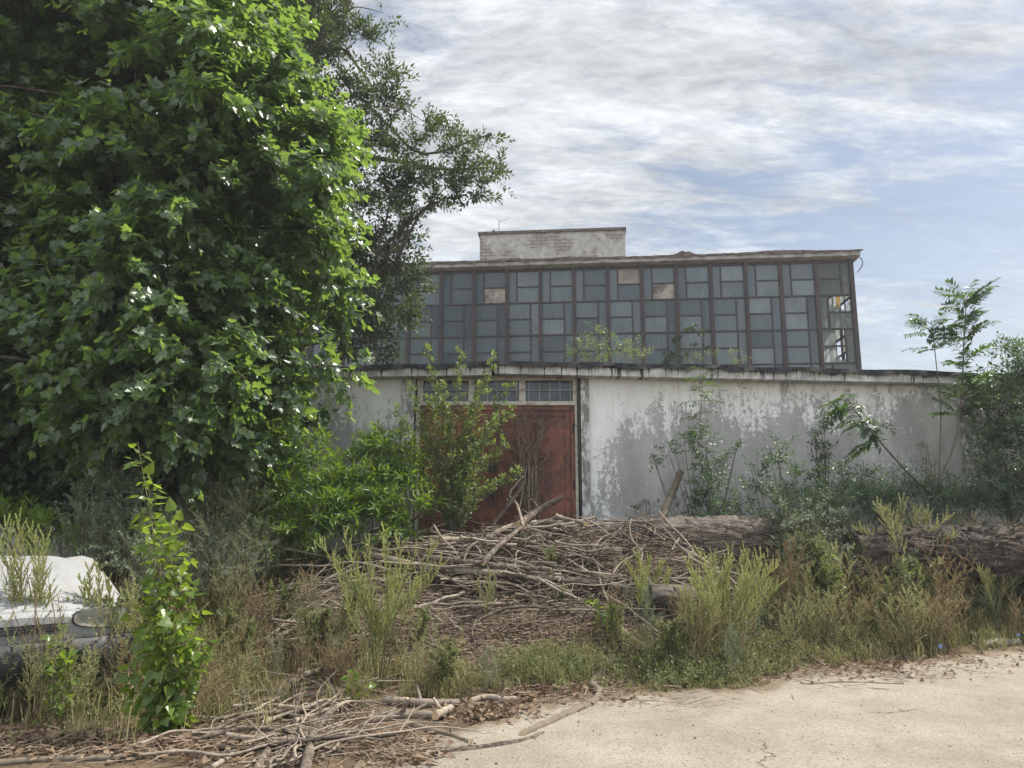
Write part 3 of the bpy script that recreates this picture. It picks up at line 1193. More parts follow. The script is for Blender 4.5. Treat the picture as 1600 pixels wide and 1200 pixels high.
    tube(v, [(vx, la.y + .6, lc.z - .02), (vx, la.y + .6, lc.z + .10)], .16, 14)
    tube(v, [(vx, la.y + .6, lc.z + .10), (vx, la.y + .6, lc.z + .13), (vx, la.y + .6, lc.z + .2)], [.26, .28, .14], 14)
    v.build('roof_vent', M['iron'], rb)
    v = Acc()
    tube(v, spline([(vx + .1, la.y + .6, lc.z + .19), (vx + .6, la.y + .6, lc.z + .18), (vx + .85, la.y + .6, lc.z + .12)], 8), .02, 5)
    v.build('rod', M['iron'], rb)
    v = Acc()
    vx = la.x + .58
    tube(v, [(vx, la.y + .4, lc.z - .02), (vx, la.y + .4, lc.z + .14), (vx, la.y + .4, lc.z + .15), (vx, la.y + .4, lc.z + .24)], [.1, .1, .06, .06], 10)
    v.build('vent_stub', M['iron'], rb)
    return root, zt


HALL, HZT = build_hall()

# ------------------------------------------------------------------ trees
def nearest_on(path, c, bias=.6):
    """branch point on a trunk polyline below a clump"""
    d = np.linalg.norm(path[:, :2] - c[:2], axis=1)
    z = c[2] - bias * np.linalg.norm(path - c, axis=1)
    i = int(np.argmin(np.abs(path[:, 2] - z) + .1 * d))
    return i


def clump_tree(name, label, trunk_pts, trunk_r, clumps, leafm, barkm, tm, size, dens, shoot_len, k=9, ang=60, droop=.2,
               outward=None, group=None, limb_r=.05, cat='tree', seed=1, pet=.3, up=.6, hang=.1, extra_limbs=(), shoot_r=.005, dens_pow=2, twig_parent='trunk'):
    reseed(seed)
    root = empty(name, trunk_pts[0])
    off = np.array(trunk_pts[0], float)
    tag(root, label, cat, group)
    aw, al = Acc(), Acc()
    path = spline(np.array(trunk_pts, float), 40)
    tube(aw, path - off, np.interp(np.linspace(0, 1, 40), [0, .06, 1], [trunk_r * 1.25, trunk_r, trunk_r * .2]), 10, rough=.08)
    limb_pts = [path]
    for pts, r in extra_limbs:
        p = spline(np.array(pts, float), 24)
        tube(aw, p - off, (r, r * .3), 7, rough=.1)
        limb_pts.append(p)
    allp = np.vstack(limb_pts)
    for (c, rad) in clumps:
        c = np.array(c, float)
        dd = np.linalg.norm(allp - c, axis=1) + np.where(allp[:, 2] > c[2] + .2, 2.0, 0) + RNG.uniform(0, .25, len(allp))
        b = allp[int(np.argmin(dd))]
        mid = (b + c) / 2 + RNG.normal(0, .12, 3) * np.linalg.norm(c - b) + np.array((0, 0, .08)) * np.linalg.norm(c - b)
        ln = np.linalg.norm(c - b)
        tube(aw, spline([b, mid, c], 8) - off, (min(limb_r, .012 + .012 * ln), .006), 5)
        n = max(3, int(dens * rad ** dens_pow))
        q = nrm(RNG.normal(0, 1, (n, 3)))
        o = q * rad * RNG.uniform(.05, .75, n)[:, None]
        ctr = np.array(outward if outward is not None else path[len(path) // 2])
        ow = nrm(c - ctr)
        d = nrm(q * .9 + ow * .55 + np.array((0, 0, .25)) + RNG.normal(0, .25, (n, 3)))
        L = shoot_len * RNG.uniform(.6, 1.25, n)
        shoots(al, aw, c + o - off, d, L, k, size, tm, ang, droop, up, pet, shoot_r, hang=hang, tint=np.clip(RNG.uniform(0, 1) * .5 + RNG.uniform(0, .5, n), 0, 1))
    tr = aw.build('trunk', barkm, root)
    cr = al.build('crown', leafm, root)
    return root


def big_tree():
    reseed(101)
    C = np.array((-5.2, 9.75, 5.0))
    R = np.array((2.75, 2.0, 5.1))
    cl = []
    tries = 0
    pts = []
    while len(cl) < 360 and tries < 20000:
        tries += 1
        u = nrm(RNG.normal(0, 1, 3))
        rr = RNG.uniform(.70, 1.0) if RNG.rand() < .85 else RNG.uniform(.3, .7)
        if u[1] > .35 and RNG.rand() < .7:
            continue
        e = np.sign(u) * np.abs(u) ** .72
        p = C + R * e * rr
        # lobes: outline swells and draws in
        lob = wob(p[0] * .9 + p[1], p[2] * .8)
        p = C + (p - C) * np.array((1 + .09 * lob, 1 + .10 * lob, 1))
        if p[2] < 1.05 or (p[1] > 11.0 and p[2] < 4.4):
            continue
        # dark hollows between the hanging sprays
        hol = math.sin(2.1 * p[0] + 1.0) + math.sin(1.55 * p[2] + 1.7 * p[0]) + .7 * math.sin(2.6 * p[2] - 1.1 * p[0] + 2)
        if hol > .95 and rr > .65:
            continue
        if any(np.linalg.norm(p - q) < .47 for q in pts):
            continue
        # sprays hang lowest over the creepers and end higher towards the wall
        if p[2] < np.interp(p[0], (-8, -5.5, -4.4, -3.6, -3.0, -2.4), (1.5, 1.9, 2.3, 2.8, 3.5, 4.2)):
            continue
        pts.append(p)
        cl.append((p, RNG.uniform(.28, .47)))
    # a low skirt of sprays towards the wall and the ground
    for px, py, Y, r in ((490, 560, 9.6, .26), (420, 690, 9.8, .35), (360, 700, 9.2, .4), (535, 572, 9.3, .16), (450, 600, 9.4, .34),
                         (300, 690, 8.8, .4), (230, 640, 8.6, .4), (180, 700, 9.0, .4), (330, 640, 8.7, .4)):
        cl.append((at(px, py, Y), r))
    base = np.array((-5.2, 10.0, float(hgt(-5.2, 10))))
    trunk = [base - (0, 0, .1), base + (.1, 0, 2), base + (-.05, -.1, 4.5), base + (.15, -.2, 7.5), base + (.1, -.2, 9.3)]
    limbs = []
    for ang_, z0, ln, up in ((0.3, 1.6, 2.0, 1.6), (1.6, 2.6, 1.6, 2.0), (2.9, 1.9, 2.0, 1.8), (4.2, 1.2, 1.7, 1.2), (5.0, 3.3, 1.7, 2.2), (5.6, 2.2, 2.0, 1.5), (3.5, 4.2, 1.8, 2.4), (0.0, 4.6, 1.7, 2.2), (4.6, 5.6, 1.5, 2.0)):
        b = base + (0.05, -.05, z0)
        t = b + np.array((math.cos(ang_) * ln, math.sin(ang_) * ln, up))
        limbs.append(([b, (b + t) / 2 + (0, 0, .15), t], .09))
    clump_tree('plane_tree', 'big leafy plane tree with broad glossy lobed leaves filling the left side', trunk, .20, cl, M['plane_leaf'], M['bark'], LOBED,
               .125, 215, .42, 11, 62, .35, outward=C, seed=102, hang=.35, up=.5, limb_r=.05)


big_tree()


def oak():
    reseed(111)
    base = np.array((-4.6, 15.6, float(hgt(-4.6, 15.6))))
    sp = [(520, 20, 40), (500, 70, 45), (560, 60, 34), (592, 112, 24), (545, 150, 45), (600, 168, 36), (618, 130, 20), (575, 215, 42), (530, 250, 50), (635, 235, 32), (662, 190, 22), (690, 214, 24), (716, 250, 34),
          (752, 240, 18), (772, 268, 22), (742, 300, 30), (700, 288, 34), (652, 282, 36), (606, 292, 42), (560, 322, 50), (628, 342, 38), (672, 318, 24), (588, 388, 48), (540, 400, 60), (608, 436, 46), (646, 452, 24),
          (568, 482, 56), (618, 500, 30), (540, 532, 44), (588, 540, 28), (765, 214, 9), (480, 150, 50), (480, 350, 80), (490, 450, 60), (636, 392, 22), (480, 10, 40), (440, -60, 60), (540, -50, 40), (500, -130, 50), (420, -160, 70), (600, 20, 10)]
    cl = []
    for i, (px, py, r) in enumerate(sp):
        Y = 15.3 + RNG.uniform(-1.0, 1.0)
        cl.append((at(px, py, Y), r / F * 15.5 * 1.0))
    for i in range(46):     # the half that the plane tree hides
        px, py = RNG.uniform(180, 500), RNG.uniform(-260, 560)
        cl.append((at(px, py, 15.6 + RNG.uniform(-2.0, 2.6)), RNG.uniform(.5, .9)))
    trunk = [base, base + (.1, 0, 3), at(455, 260, 15.6), at(470, 60, 15.6), at(480, -180, 15.6)]
    limbs = [([at(440, 330, 15.6), at(560, 255, 15.3), at(620, 252, 15.2), at(690, 265, 15.2), at(762, 262, 15.2)], .07),
             ([at(455, 150, 15.6), at(500, 60, 15.3), at(530, 40, 15.2), at(552, -10, 15.0)], .07),
             ([at(450, 200, 15.6), at(520, 80, 15.5), at(560, 105, 15.3), at(600, 165, 15.2)], .05),
             ([at(445, 260, 15.6), at(540, 150, 15.4), at(600, 190, 15.3), at(660, 240, 15.2), at(750, 215, 15.1), at(768, 208, 15.1)], .05),
             ([at(440, 420, 15.6), at(520, 380, 15.3), at(600, 400, 15.2), at(640, 440, 15.2)], .06)]
    clump_tree('oak_tree', 'tall dark small leaved tree reaching over the glazed hall with open branches against the sky', trunk, .30, cl, M['oak_leaf'], M['bark'], OVATE,
                 .135, 190, .44, 16, 55, .12, outward=base + (0, 0, 5), seed=112, hang=.05, up=.45, limb_r=.045, extra_limbs=limbs, shoot_r=.006)
    # brown dying spray low in it
    return


oak()


def dark_tree():
    reseed(121)
    C = np.array((-9.2, 13.6, 6.6))
    cl = []
    pts = []
    for _ in range(4000):
        u = nrm(RNG.normal(0, 1, 3))
        if u[1] > .3:
            continue
        p = C + np.array((3.4, 2.6, 6.0)) * u * RNG.uniform(.7, 1.0)
        if p[2] < 1.2 or any(np.linalg.norm(p - q) < .62 for q in pts):
            continue
        pts.append(p)
        cl.append((p, RNG.uniform(.5, .75)))
        if len(cl) > 150:
            break
    base = np.array((-9.2, 14.4, float(hgt(-9.2, 14.4))))
    clump_tree('dark_tree', 'dark bluish green tree standing behind the plane tree at the left edge', [base, base + (0, 0, 4), base + (.2, -.3, 8), base + (.1, -.2, 11.5)], .25, cl,
               M['dark_leaf'], M['bark'], IVY, .16, 42, .5, 9, 60, .25, outward=C, seed=122, hang=.3)


dark_tree()


def leafy_mass(name, label, cat, spots, leafm, tm, size, dens, slen, k, seed, barkm=None, group=None, ang=60, droop=.25, hang=.15, base=None, pet=.2, up=.55, shoot_r=.004, stem_r=.012, spread=.55):
    """shrub built from stems that rise from a base to clumps of shoots; spots = (px, py, Y, r_px)"""
    reseed(seed)
    cl = [(at(px, py, Y), r / F * Y) for px, py, Y, r in spots]
    if base is None:
        c = np.mean([c for c, _ in cl], 0)
        base = np.array((c[0], c[1], float(hgt(c[0], c[1])) - .05))
    root = empty(name, base)
    tag(root, label, cat, group)
    al, aw = Acc(), Acc()
    for c, r in cl:
        foot = base + np.array((spread * (c[0] - base[0]) * RNG.uniform(.6, 1.1) + RNG.normal(0, .03), .5 * (c[1] - base[1]), 0))
        foot[2] = float(hgt(foot[0], foot[1])) - .03
        for q in range(2):
            e = c + RNG.normal(0, r * .35, 3)
            mid = foot * .5 + e * .5 + RNG.normal(0, .04, 3)
            tube(aw, spline([foot, mid, e], 7) - base, (stem_r, .004), 4)
        n = max(3, int(dens * r * r))
        qv = nrm(RNG.normal(0, 1, (n, 3)))
        o = qv * r * RNG.uniform(.0, .8, n)[:, None]
        d = nrm(qv * .8 + np.array((0, -.15, .65)) + RNG.normal(0, .2, (n, 3)))
        shoots(al, aw, c + o - base, d, slen * RNG.uniform(.6, 1.25, n), k, size, tm, ang, droop, up, pet, shoot_r, hang=hang)
    al.build('foliage', leafm, root)
    aw.build('stem', barkm or M['green_stem'], root)
    return root


# ivy and undergrowth at the foot of the plane tree
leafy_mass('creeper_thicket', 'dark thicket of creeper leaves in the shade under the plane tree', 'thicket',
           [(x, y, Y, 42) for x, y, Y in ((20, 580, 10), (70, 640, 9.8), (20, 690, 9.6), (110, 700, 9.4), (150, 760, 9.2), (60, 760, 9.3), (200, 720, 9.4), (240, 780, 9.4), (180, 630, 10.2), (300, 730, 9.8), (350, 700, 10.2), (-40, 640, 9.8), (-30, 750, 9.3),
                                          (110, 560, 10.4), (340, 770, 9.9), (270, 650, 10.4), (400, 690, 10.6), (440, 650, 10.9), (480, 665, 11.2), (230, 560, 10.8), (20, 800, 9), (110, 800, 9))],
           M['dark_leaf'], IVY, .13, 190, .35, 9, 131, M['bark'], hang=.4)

# ------------------------------------------------------------------ shrubs and saplings
leafy_mass('leafy_shrub', 'lush bright green shrub with long narrow leaves, the half nearest the plane tree', 'shrub',
           [(400, 745, 10.0, 40), (440, 720, 10.2, 40), (470, 760, 9.8, 48), (430, 800, 9.5, 46), (500, 810, 9.5, 46), (395, 820, 9.4, 36), (415, 690, 10.2, 22), (450, 672, 10.4, 14), (375, 740, 9.9, 26), (460, 840, 9.3, 36), (520, 760, 9.8, 40), (490, 715, 10.2, 30), (440, 695, 10.3, 16), (400, 715, 10.2, 20)],
           M['shrub_leaf'], LANCE, .155, 300, .34, 13, 141, ang=52, droop=.3, hang=.12, pet=.05)
leafy_mass('leafy_shrub', 'lush bright green shrub with long narrow leaves, the half reaching the red door', 'shrub',
           [(570, 720, 10.4, 42), (610, 710, 10.5, 36), (590, 690, 10.5, 22), (560, 770, 10.0, 48), (620, 760, 10.2, 46), (640, 800, 10.0, 34), (590, 810, 9.8, 44), (545, 815, 9.6, 40), (640, 745, 10.4, 26)],
           M['shrub_leaf'], LANCE, .155, 300, .34, 13, 142, ang=52, droop=.3, hang=.12, pet=.05)
leafy_mass('green_weed_bush', 'small bright green bush behind the white car hood', 'shrub',
           [(15, 820, 7.9, 30), (50, 825, 7.8, 28), (80, 840, 7.7, 22), (-20, 815, 8, 30), (30, 800, 8.0, 16)], M['shrub_leaf'], NARROW, .15, 420, .26, 13, 143, ang=45, droop=.3, hang=.1, pet=.05)
leafy_mass('mugwort_bush', 'grey green feathery mugwort bush beside the bright green shrub', 'shrub',
           [(300, 800, 8.9, 34), (340, 780, 9.0, 38), (380, 800, 9.0, 34), (330, 840, 8.7, 34), (370, 850, 8.8, 30), (300, 850, 8.6, 30), (350, 745, 9.1, 22), (310, 755, 9.1, 18), (395, 765, 9.2, 18), (400, 840, 8.9, 22), (280, 825, 8.6, 22), (300, 880, 8.4, 26), (345, 885, 8.4, 26), (385, 880, 8.5, 24), (270, 860, 8.4, 24)],
           M['mug_leaf'], NARROW, .055, 820, .30, 22, 144, ang=50, droop=.08, hang=0, pet=.1, shoot_r=.003)
leafy_mass('seeding_weed_bush', 'tall dull weed bush with pale seed heads under the plane tree', 'shrub',
           [(130, 790, 8.2, 32), (170, 770, 8.4, 32), (150, 830, 8.0, 36), (200, 810, 8.2, 34), (230, 780, 8.4, 28), (120, 845, 7.9, 30), (190, 850, 7.9, 32), (145, 730, 8.5, 14), (160, 745, 8.5, 16), (240, 830, 8.2, 28), (185, 740, 8.5, 14), (210, 870, 7.8, 28), (250, 880, 7.9, 28), (230, 900, 7.7, 24), (110, 870, 7.8, 24)],
           [M['mug_leaf']], OVAL, .045, 620, .32, 24, 145, ang=50, droop=.05, hang=0, pet=.1, shoot_r=.003)


def stem_plant(name, label, cat, stems, leafm, tm, size, side_n, side_len, k, seed, barkm=None, group=None, ang=60, droop=.15, r=.012, up=.6, side_ang=45, t_lo=.2, tip_k=0, pairs=False, planar=False,
               hang=.05, pet=.2, taper_side=.75, sr=.003, base=None, top_leaf=1.0, upw=.35, leaf_scale_low=1.0, side_az=None):
    """upright stems (world polylines) with side shoots along them"""
    reseed(seed)
    base = np.array(stems[0][0], float) if base is None else base
    root = empty(name, base)
    tag(root, label, cat, group)
    al, aw = Acc(), Acc()
    for st in stems:
        p = spline(np.array(st, float), 24)
        L = np.linalg.norm(np.diff(p, axis=0), axis=1).sum()
        tube(aw, p - base, (r, r * .3), 5)
        T = nrm(np.gradient(p, axis=0))
        n = side_n
        t = t_lo + (1 - t_lo) * (np.arange(n) + RNG.uniform(0, .9, n)) / n
        idx = np.clip(t * 23, 0, 22.99)
        i0 = idx.astype(int)
        fr = (idx - i0)[:, None]
        P = p[i0] * (1 - fr) + p[i0 + 1] * fr
        D = T[i0]
        az = RNG.uniform(0, 6.28) + np.arange(n) * 2.4 + RNG.uniform(-.4, .4, n) if side_az is None else side_az(n)
        ref = np.tile(np.array((1.0, .01, 0)), (n, 1))
        U = nrm(ref - (ref * D).sum(1)[:, None] * D)
        W = np.cross(D, U)
        a = np.radians(side_ang + RNG.uniform(-12, 12, n))[:, None]
        d = np.cos(a) * D + np.sin(a) * (np.cos(az)[:, None] * U + np.sin(az)[:, None] * W) + np.array((0, 0, upw))
        L_ = side_len * (1 - taper_side * ss(.1, 1, t)) * RNG.uniform(.7, 1.2, n)
        shoots(al, aw, P - base, d, L_, k, size, tm, ang, droop, up, pet, sr, pairs=pairs, planar=planar, hang=hang)
        if tip_k:
            shoots(al, aw, (p[-9] - base)[None], (p[-1] - p[-9])[None], np.array([np.linalg.norm(p[-1] - p[-9])]), tip_k, size * top_leaf, tm, ang, 0, up, pet, sr, pairs=pairs, hang=hang)
    al.build('foliage', leafm, root)
    aw.build('stem', barkm or M['green_stem'], root)
    return root


def gp(px, py, lift=0.0):
    return hit(px, py, hgt, lift)


# elm shrub in front of the door
Yb = 10.6
b0 = at(700, 850, Yb)
tips = [(665, 540), (720, 545), (770, 560), (640, 600), (690, 600), (750, 600), (795, 600), (800, 640), (620, 640), (655, 660), (790, 690), (735, 640), (700, 660), (810, 735), (670, 620), (740, 690), (775, 655)]
reseed(151)
stems = []
for tx, ty in tips:
    b = at(700 + RNG.uniform(-14, 14), 880, Yb + RNG.uniform(-.1, .1))
    e = at(tx, ty, Yb + RNG.uniform(-.45, .35))
    m = b * .5 + e * .5 + np.array((-.22 * (e[0] - b[0]), 0, .1))
    stems.append([b, m, e])
stem_plant('elm_shrub', 'tall shrubby young elm with many upright small leaved stems in front of the red door', 'shrub', stems, M['elm_leaf'], OVAL, .070, 29, .46, 15, 152, M['bark'], ang=55, droop=.1, r=.011, tip_k=16, side_ang=38, t_lo=.18, upw=.25)

# young poplar near the camera
reseed(155)
stems = []
b = gp(262, 1150)
for (tx, ty, dY) in ((215, 690, 0), (232, 760, .1), (275, 800, -.05), (290, 850, .1), (250, 840, -.1), (218, 940, .05), (300, 920, .0), (235, 980, -.15), (315, 1000, .05), (275, 960, -.15), (205, 1040, 0)):
    e = at(tx, ty, b[1] + dY)
    f = b + np.array((RNG.uniform(-.08, .08), RNG.uniform(-.06, .06), -.02))
    stems.append([f, f * .5 + e * .5 + np.array((-.1 * (e[0] - f[0]), 0, 0)), e])
stem_plant('poplar_sapling', 'bushy young poplar with yellow green heart shaped leaves in front of the white car', 'sapling', stems, M['poplar_leaf'], DELTA, .088, 16, .085, 4, 156, M['green_stem'], ang=62, droop=.25, r=.008,
           t_lo=.05, tip_k=9, side_ang=60, hang=.55, pet=.5, taper_side=.2, up=.35, upw=.1)

# smaller poplar suckers
for (bx, by, tx, ty, n, lab, sd_) in ((1300, 985, 1296, 858, 12, 'small poplar sucker standing alone in the tall weeds right of the tall spiky weed', 161), (975, 1010, 925, 935, 10, 'small poplar sucker leaning left at the edge of the leaf litter', 162),
                                      (75, 1140, 85, 985, 12, 'low poplar sucker in the weeds below the white car', 163), (1480, 965, 1488, 892, 12, 'leafy green sucker in the weeds in front of the bark log', 164), (545, 1105, 548, 1050, 7, 'tiny poplar sucker rising beside the crossed sticks', 165)):
    b = gp(bx, by)
    e = at(tx, ty, b[1] - .02)
    stem_plant('poplar_sucker', lab, 'sapling', [[b, b * .5 + e * .5 + (.03, 0, 0), e], [b + (.05, .02, 0), b * .5 + e * .5 + (.1, 0, 0), b * .25 + e * .75 + (.06, .05, 0)]], M['poplar_leaf'], DELTA, .07, n, .06, 3, sd_, ang=60, droop=.2, r=.005, t_lo=.1, tip_k=6, side_ang=60, hang=.5, pet=.5, taper_side=.2, up=.35, upw=.1)


# ailanthus: bare curved stem, pinnate leaves at the top
def pinnate_tree(name, label, stem, leaf_specs, leaf_len, seed, k=17, size=.11, r=.02, cat='sapling', group=None, droop=.35, leafm=None, tm=None):
    """leaf_specs: list of (t along stem, azimuth, rise)"""
    reseed(seed)
    base = np.array(stem[0], float)
    root = empty(name, base)
    tag(root, label, cat, group)
    al, aw = Acc(), Acc()
    p = spline(np.array(stem, float), 30)
    tube(aw, p - base, (r, r * .35), 7, rough=.05)
    B, D, L = [], [], []
    for t, az, rise in leaf_specs:
        B.append(p[int(min(t, 1) * 29)] - base)
        D.append((math.cos(az), math.sin(az), rise))
        L.append(leaf_len * RNG.uniform(.75, 1.15))
    shoots(al, aw, np.array(B), np.array(D), np.array(L), k, size, tm or LANCE, 68, droop, .85, .05, .005, t0=.2, pairs=True, planar=True, jit=.35, hang=.12)
    al.build('foliage', leafm or M['ail_leaf'], root)
    aw.build('stem', M['bark'], root)
    return root


reseed(171)
Ya = 11.0
st = [at(1440, 800, Ya), at(1468, 748, Ya), at(1492, 690, Ya), at(1502, 620, Ya), at(1506, 540, Ya), at(1510, 470, Ya)]
sp = [(RNG.uniform(.5, 1.0), RNG.uniform(0, 6.28), RNG.uniform(.3, 1.5)) for _ in range(64)] + [(1, a, .9) for a in np.arange(0, 6.2, .9)]
pinnate_tree('ailanthus_sapling', 'slender young tree with a bare curved stem and feathery leaves rising above the workshop roof', st, sp, .56, 172, size=.115, k=23, tm=OVATE, droop=.28)
st = [at(1465, 790, 11.2), at(1470, 650, 11.3), at(1462, 560, 11.3), at(1455, 500, 11.3)]
sp = [(RNG.uniform(.75, 1.0), RNG.uniform(0, 6.28), RNG.uniform(.2, .9)) for _ in range(22)]
pinnate_tree('ailanthus_sapling', 'thin feathery sapling just left of the curved stem tree, topping the roof edge', st, sp, .44, 173, size=.10, k=17, r=.012, tm=OVATE, droop=.25)
st = [at(1455, 775, 10.9), at(1415, 735, 10.9), at(1375, 690, 10.9), at(1335, 640, 10.9), at(1320, 618, 10.9)]
sp = [(RNG.uniform(.5, 1.0), RNG.uniform(2.2, 5.8), RNG.uniform(-.4, .4)) for _ in range(30)]
pinnate_tree('ailanthus_sapling', 'leaning young tree with drooping feathery leaves against the peeling wall', st, sp, .50, 174, size=.145, k=15, droop=.45, r=.016, tm=OVATE)
st = [at(1110, 830, 11.2), at(1100, 760, 11.2), at(1093, 690, 11.2), at(1097, 620, 11.3), at(1100, 572, 11.4)]
sp = [(.28 + .72 * i / 34, i * 2.4, .15) for i in range(34)]
pinnate_tree('locust_sapling', 'tall thin sapling with small paired leaves climbing the peeling wall to the roof', st, sp, .34, 175, size=.075, k=13, r=.009, tm=OVAL, droop=.2)
leafy_mass('locust_bush', 'loose dark bush round the foot of the tall thin wall sapling', 'shrub', [(1075, 692, 11.2, 15), (1045, 706, 11.2, 11), (1098, 690, 11.3, 15), (1112, 735, 11.1, 21), (1105, 775, 11.0, 26), (1130, 712, 11.3, 10), (1112, 800, 10.9, 26), (1018, 708, 11.3, 7), (1150, 705, 11.3, 7)],
           M['ail_leaf'], OVAL, .065, 620, .28, 13, 176, M['bark'], hang=.05, spread=.2, stem_r=.006, base=np.array((*at(1108, 850, 11.2)[:2], .72)))
leafy_mass('creeping_spray', 'low creeping leafy spray on the wall behind the leaning cut log', 'shrub', [(995, 795, 11.5, 10), (1015, 788, 11.5, 9), (1060, 785, 11.4, 14), (1075, 800, 11.2, 16)], M['dark_leaf'], OVAL, .05, 600, .16, 8, 177, M['bark'])
leafy_mass('wall_shrub', 'rounded dark green shrub against the middle of the peeling wall', 'shrub',
           [(1165, 765, 11.0, 20), (1190, 735, 11.1, 22), (1218, 718, 11.2, 20), (1238, 745, 11.0, 20), (1205, 775, 10.8, 30), (1160, 795, 10.8, 24), (1250, 785, 10.8, 28), (1215, 700, 11.2, 11)], M['ail_leaf'], OVAL, .065, 400, .28, 13, 178, M['bark'])
leafy_mass('climbing_plant', 'narrow climbing plant on the wall just left of the leaning young tree', 'shrub', [(1275, 780, 11.2, 20), (1278, 740, 11.4, 14), (1282, 710, 11.5, 12), (1276, 680, 11.6, 9), (1284, 660, 11.6, 8), (1290, 700, 11.5, 8)],
           M['dark_leaf'], OVAL, .065, 1100, .18, 9, 179, M['bark'])
leafy_mass('shade_thicket', 'dark thicket filling the shade behind the tall weeds and bark log', 'thicket',
           [(1290, 800, 10.8, 36), (1330, 780, 10.9, 34), (1370, 780, 10.9, 38), (1410, 770, 11.0, 36), (1450, 790, 10.9, 40), (1500, 790, 10.9, 40), (1540, 780, 10.9, 36), (1390, 810, 10.8, 36), (1310, 760, 11.1, 24), (1350, 748, 11.2, 22), (1480, 765, 11.1, 24), (1580, 790, 10.8, 40), (1620, 780, 10.8, 40)],
           M['ail_leaf'], LANCE, .11, 420, .3, 13, 180, M['bark'])
leafy_mass('grey_weed_bush', 'grey green weed bush in front of the dark log and behind the weeds', 'shrub',
           [(1230, 820, 10.2, 34), (1265, 810, 10.3, 36), (1240, 860, 9.9, 38), (1290, 850, 10.0, 36), (1270, 890, 9.7, 32), (1320, 880, 9.8, 30), (1220, 790, 10.4, 22), (1300, 800, 10.4, 30), (1330, 830, 10.2, 28)], M['mug_leaf'], OVAL, .055, 480, .3, 16, 181)
leafy_mass('corner_shrub', 'leafy green shrub hiding the right end of the workshop', 'shrub',
           [(1560, 620, 11.0, 40), (1600, 600, 11.0, 46), (1575, 680, 10.9, 44), (1620, 680, 10.8, 50), (1560, 740, 10.8, 40), (1610, 750, 10.6, 46), (1590, 560, 11.2, 34), (1640, 560, 11.2, 40), (1540, 660, 11.2, 26), (1530, 600, 11.3, 14), (1660, 640, 11, 50), (1650, 730, 10.8, 46), (1545, 700, 11.0, 30), (1590, 540, 11.4, 14)],
           M['ail_leaf'], OVAL, .075, 430, .34, 13, 182, M['bark'], hang=.1)
leafy_mass('corner_shrub', 'bushy green shrub beyond the right end of the workshop', 'shrub',
           [(1720, 640, 11.4, 55), (1760, 700, 11.2, 55), (1800, 740, 11.0, 55), (1740, 770, 10.8, 50), (1850, 700, 11.2, 55), (1780, 630, 11.5, 45), (1690, 790, 10.8, 44), (1870, 770, 10.9, 50), (1820, 800, 10.7, 40)],
           M['ail_leaf'], OVAL, .08, 260, .34, 13, 188, M['bark'], hang=.1)


def far_woods():
    reseed(191)
    a = Acc()
    n = 15000
    x = RNG.uniform(-58, 58, n)
    ctr = np.round(x / 3.2) * 3.2
    top = 5.0 + 2.2 * np.sin(ctr * 1.7) + 1.2 * np.sin(ctr * .43)
    u = nrm(RNG.normal(0, 1, (n, 3))) * RNG.uniform(.5, 1, (n, 1))
    P = np.column_stack([ctr + u[:, 0] * 2.3, 52 + 2.5 * u[:, 1] + np.sin(ctr) * 1.5, top * .55 + u[:, 2] * top * .5])
    leaves(a, IVY, P, RNG.normal(0, 1, (n, 3)), RNG.normal(0, 1, (n, 3)) + (0, 0, .6), RNG.uniform(.35, .7, n), RNG.uniform(0, 1, n))
    tag(a.build('far_woods', M['dark_leaf']), 'line of dense far trees closing the ground behind the buildings', 'woods', kind='stuff')


far_woods()
# dry brown spray of dead leaves by the bare stem
leafy_mass('dead_spray', 'hanging dead brown leaf spray beside the bare curved stem', 'dead plant', [(1446, 700, 11.3, 8), (1450, 725, 11.3, 10), (1455, 745, 11.2, 9)], M['dead_leaf'], LANCE, .06, 900, .16, 9, 183, M['red_twig'], hang=.6)
# plants rooted on the flat roof
leafy_mass('roof_weed', 'bushy green weed growing on the workshop roof in front of the glass', 'roof plant', [(915, 545, 14, 20), (935, 520, 14, 16), (945, 550, 14, 24), (970, 545, 14, 20), (995, 552, 14, 14), (925, 560, 14, 22), (985, 562, 14, 18), (1005, 545, 14, 8), (900, 560, 14, 10)],
           M['elm_leaf'], LANCE, .085, 230, .3, 12, 184, base=np.array((1.75, 14.2, 3.95)), hang=.05)
leafy_mass('roof_weed', 'low green seedlings on the roof edge above the thin wall sapling', 'roof plant', [(1100, 558, 13, 12), (1118, 564, 13, 10), (1135, 556, 13, 10), (1155, 562, 13, 9), (1170, 566, 13, 6), (1078, 566, 13, 8)],
           M['elm_leaf'], LANCE, .07, 330, .22, 10, 185, base=np.array((3.6, 13.2, 3.95)))
leafy_mass('ivy', 'ivy clinging to the lower panes of the glazed hall', 'ivy', [(1050, 555, 27.3, 14), (1058, 535, 27.3, 12), (1075, 525, 27.3, 12), (1092, 522, 27.3, 12), (1096, 540, 27.3, 9), (1045, 570, 27.3, 14), (1068, 560, 27.3, 8)], M['dark_leaf'], IVY, .16, 60, .35, 9, 186, base=np.array((6.4, 27.2, 0.0)), shoot_r=.006)
leafy_mass('roof_seedling', 'tiny bare seedling on top of the roof block', 'roof plant', [(780, 345, 32.9, 4)], M['tan_seed'], NARROW, .08, 500, .4, 4, 187, M['red_twig'], base=at(782, 356, 32.9), shoot_r=.008)


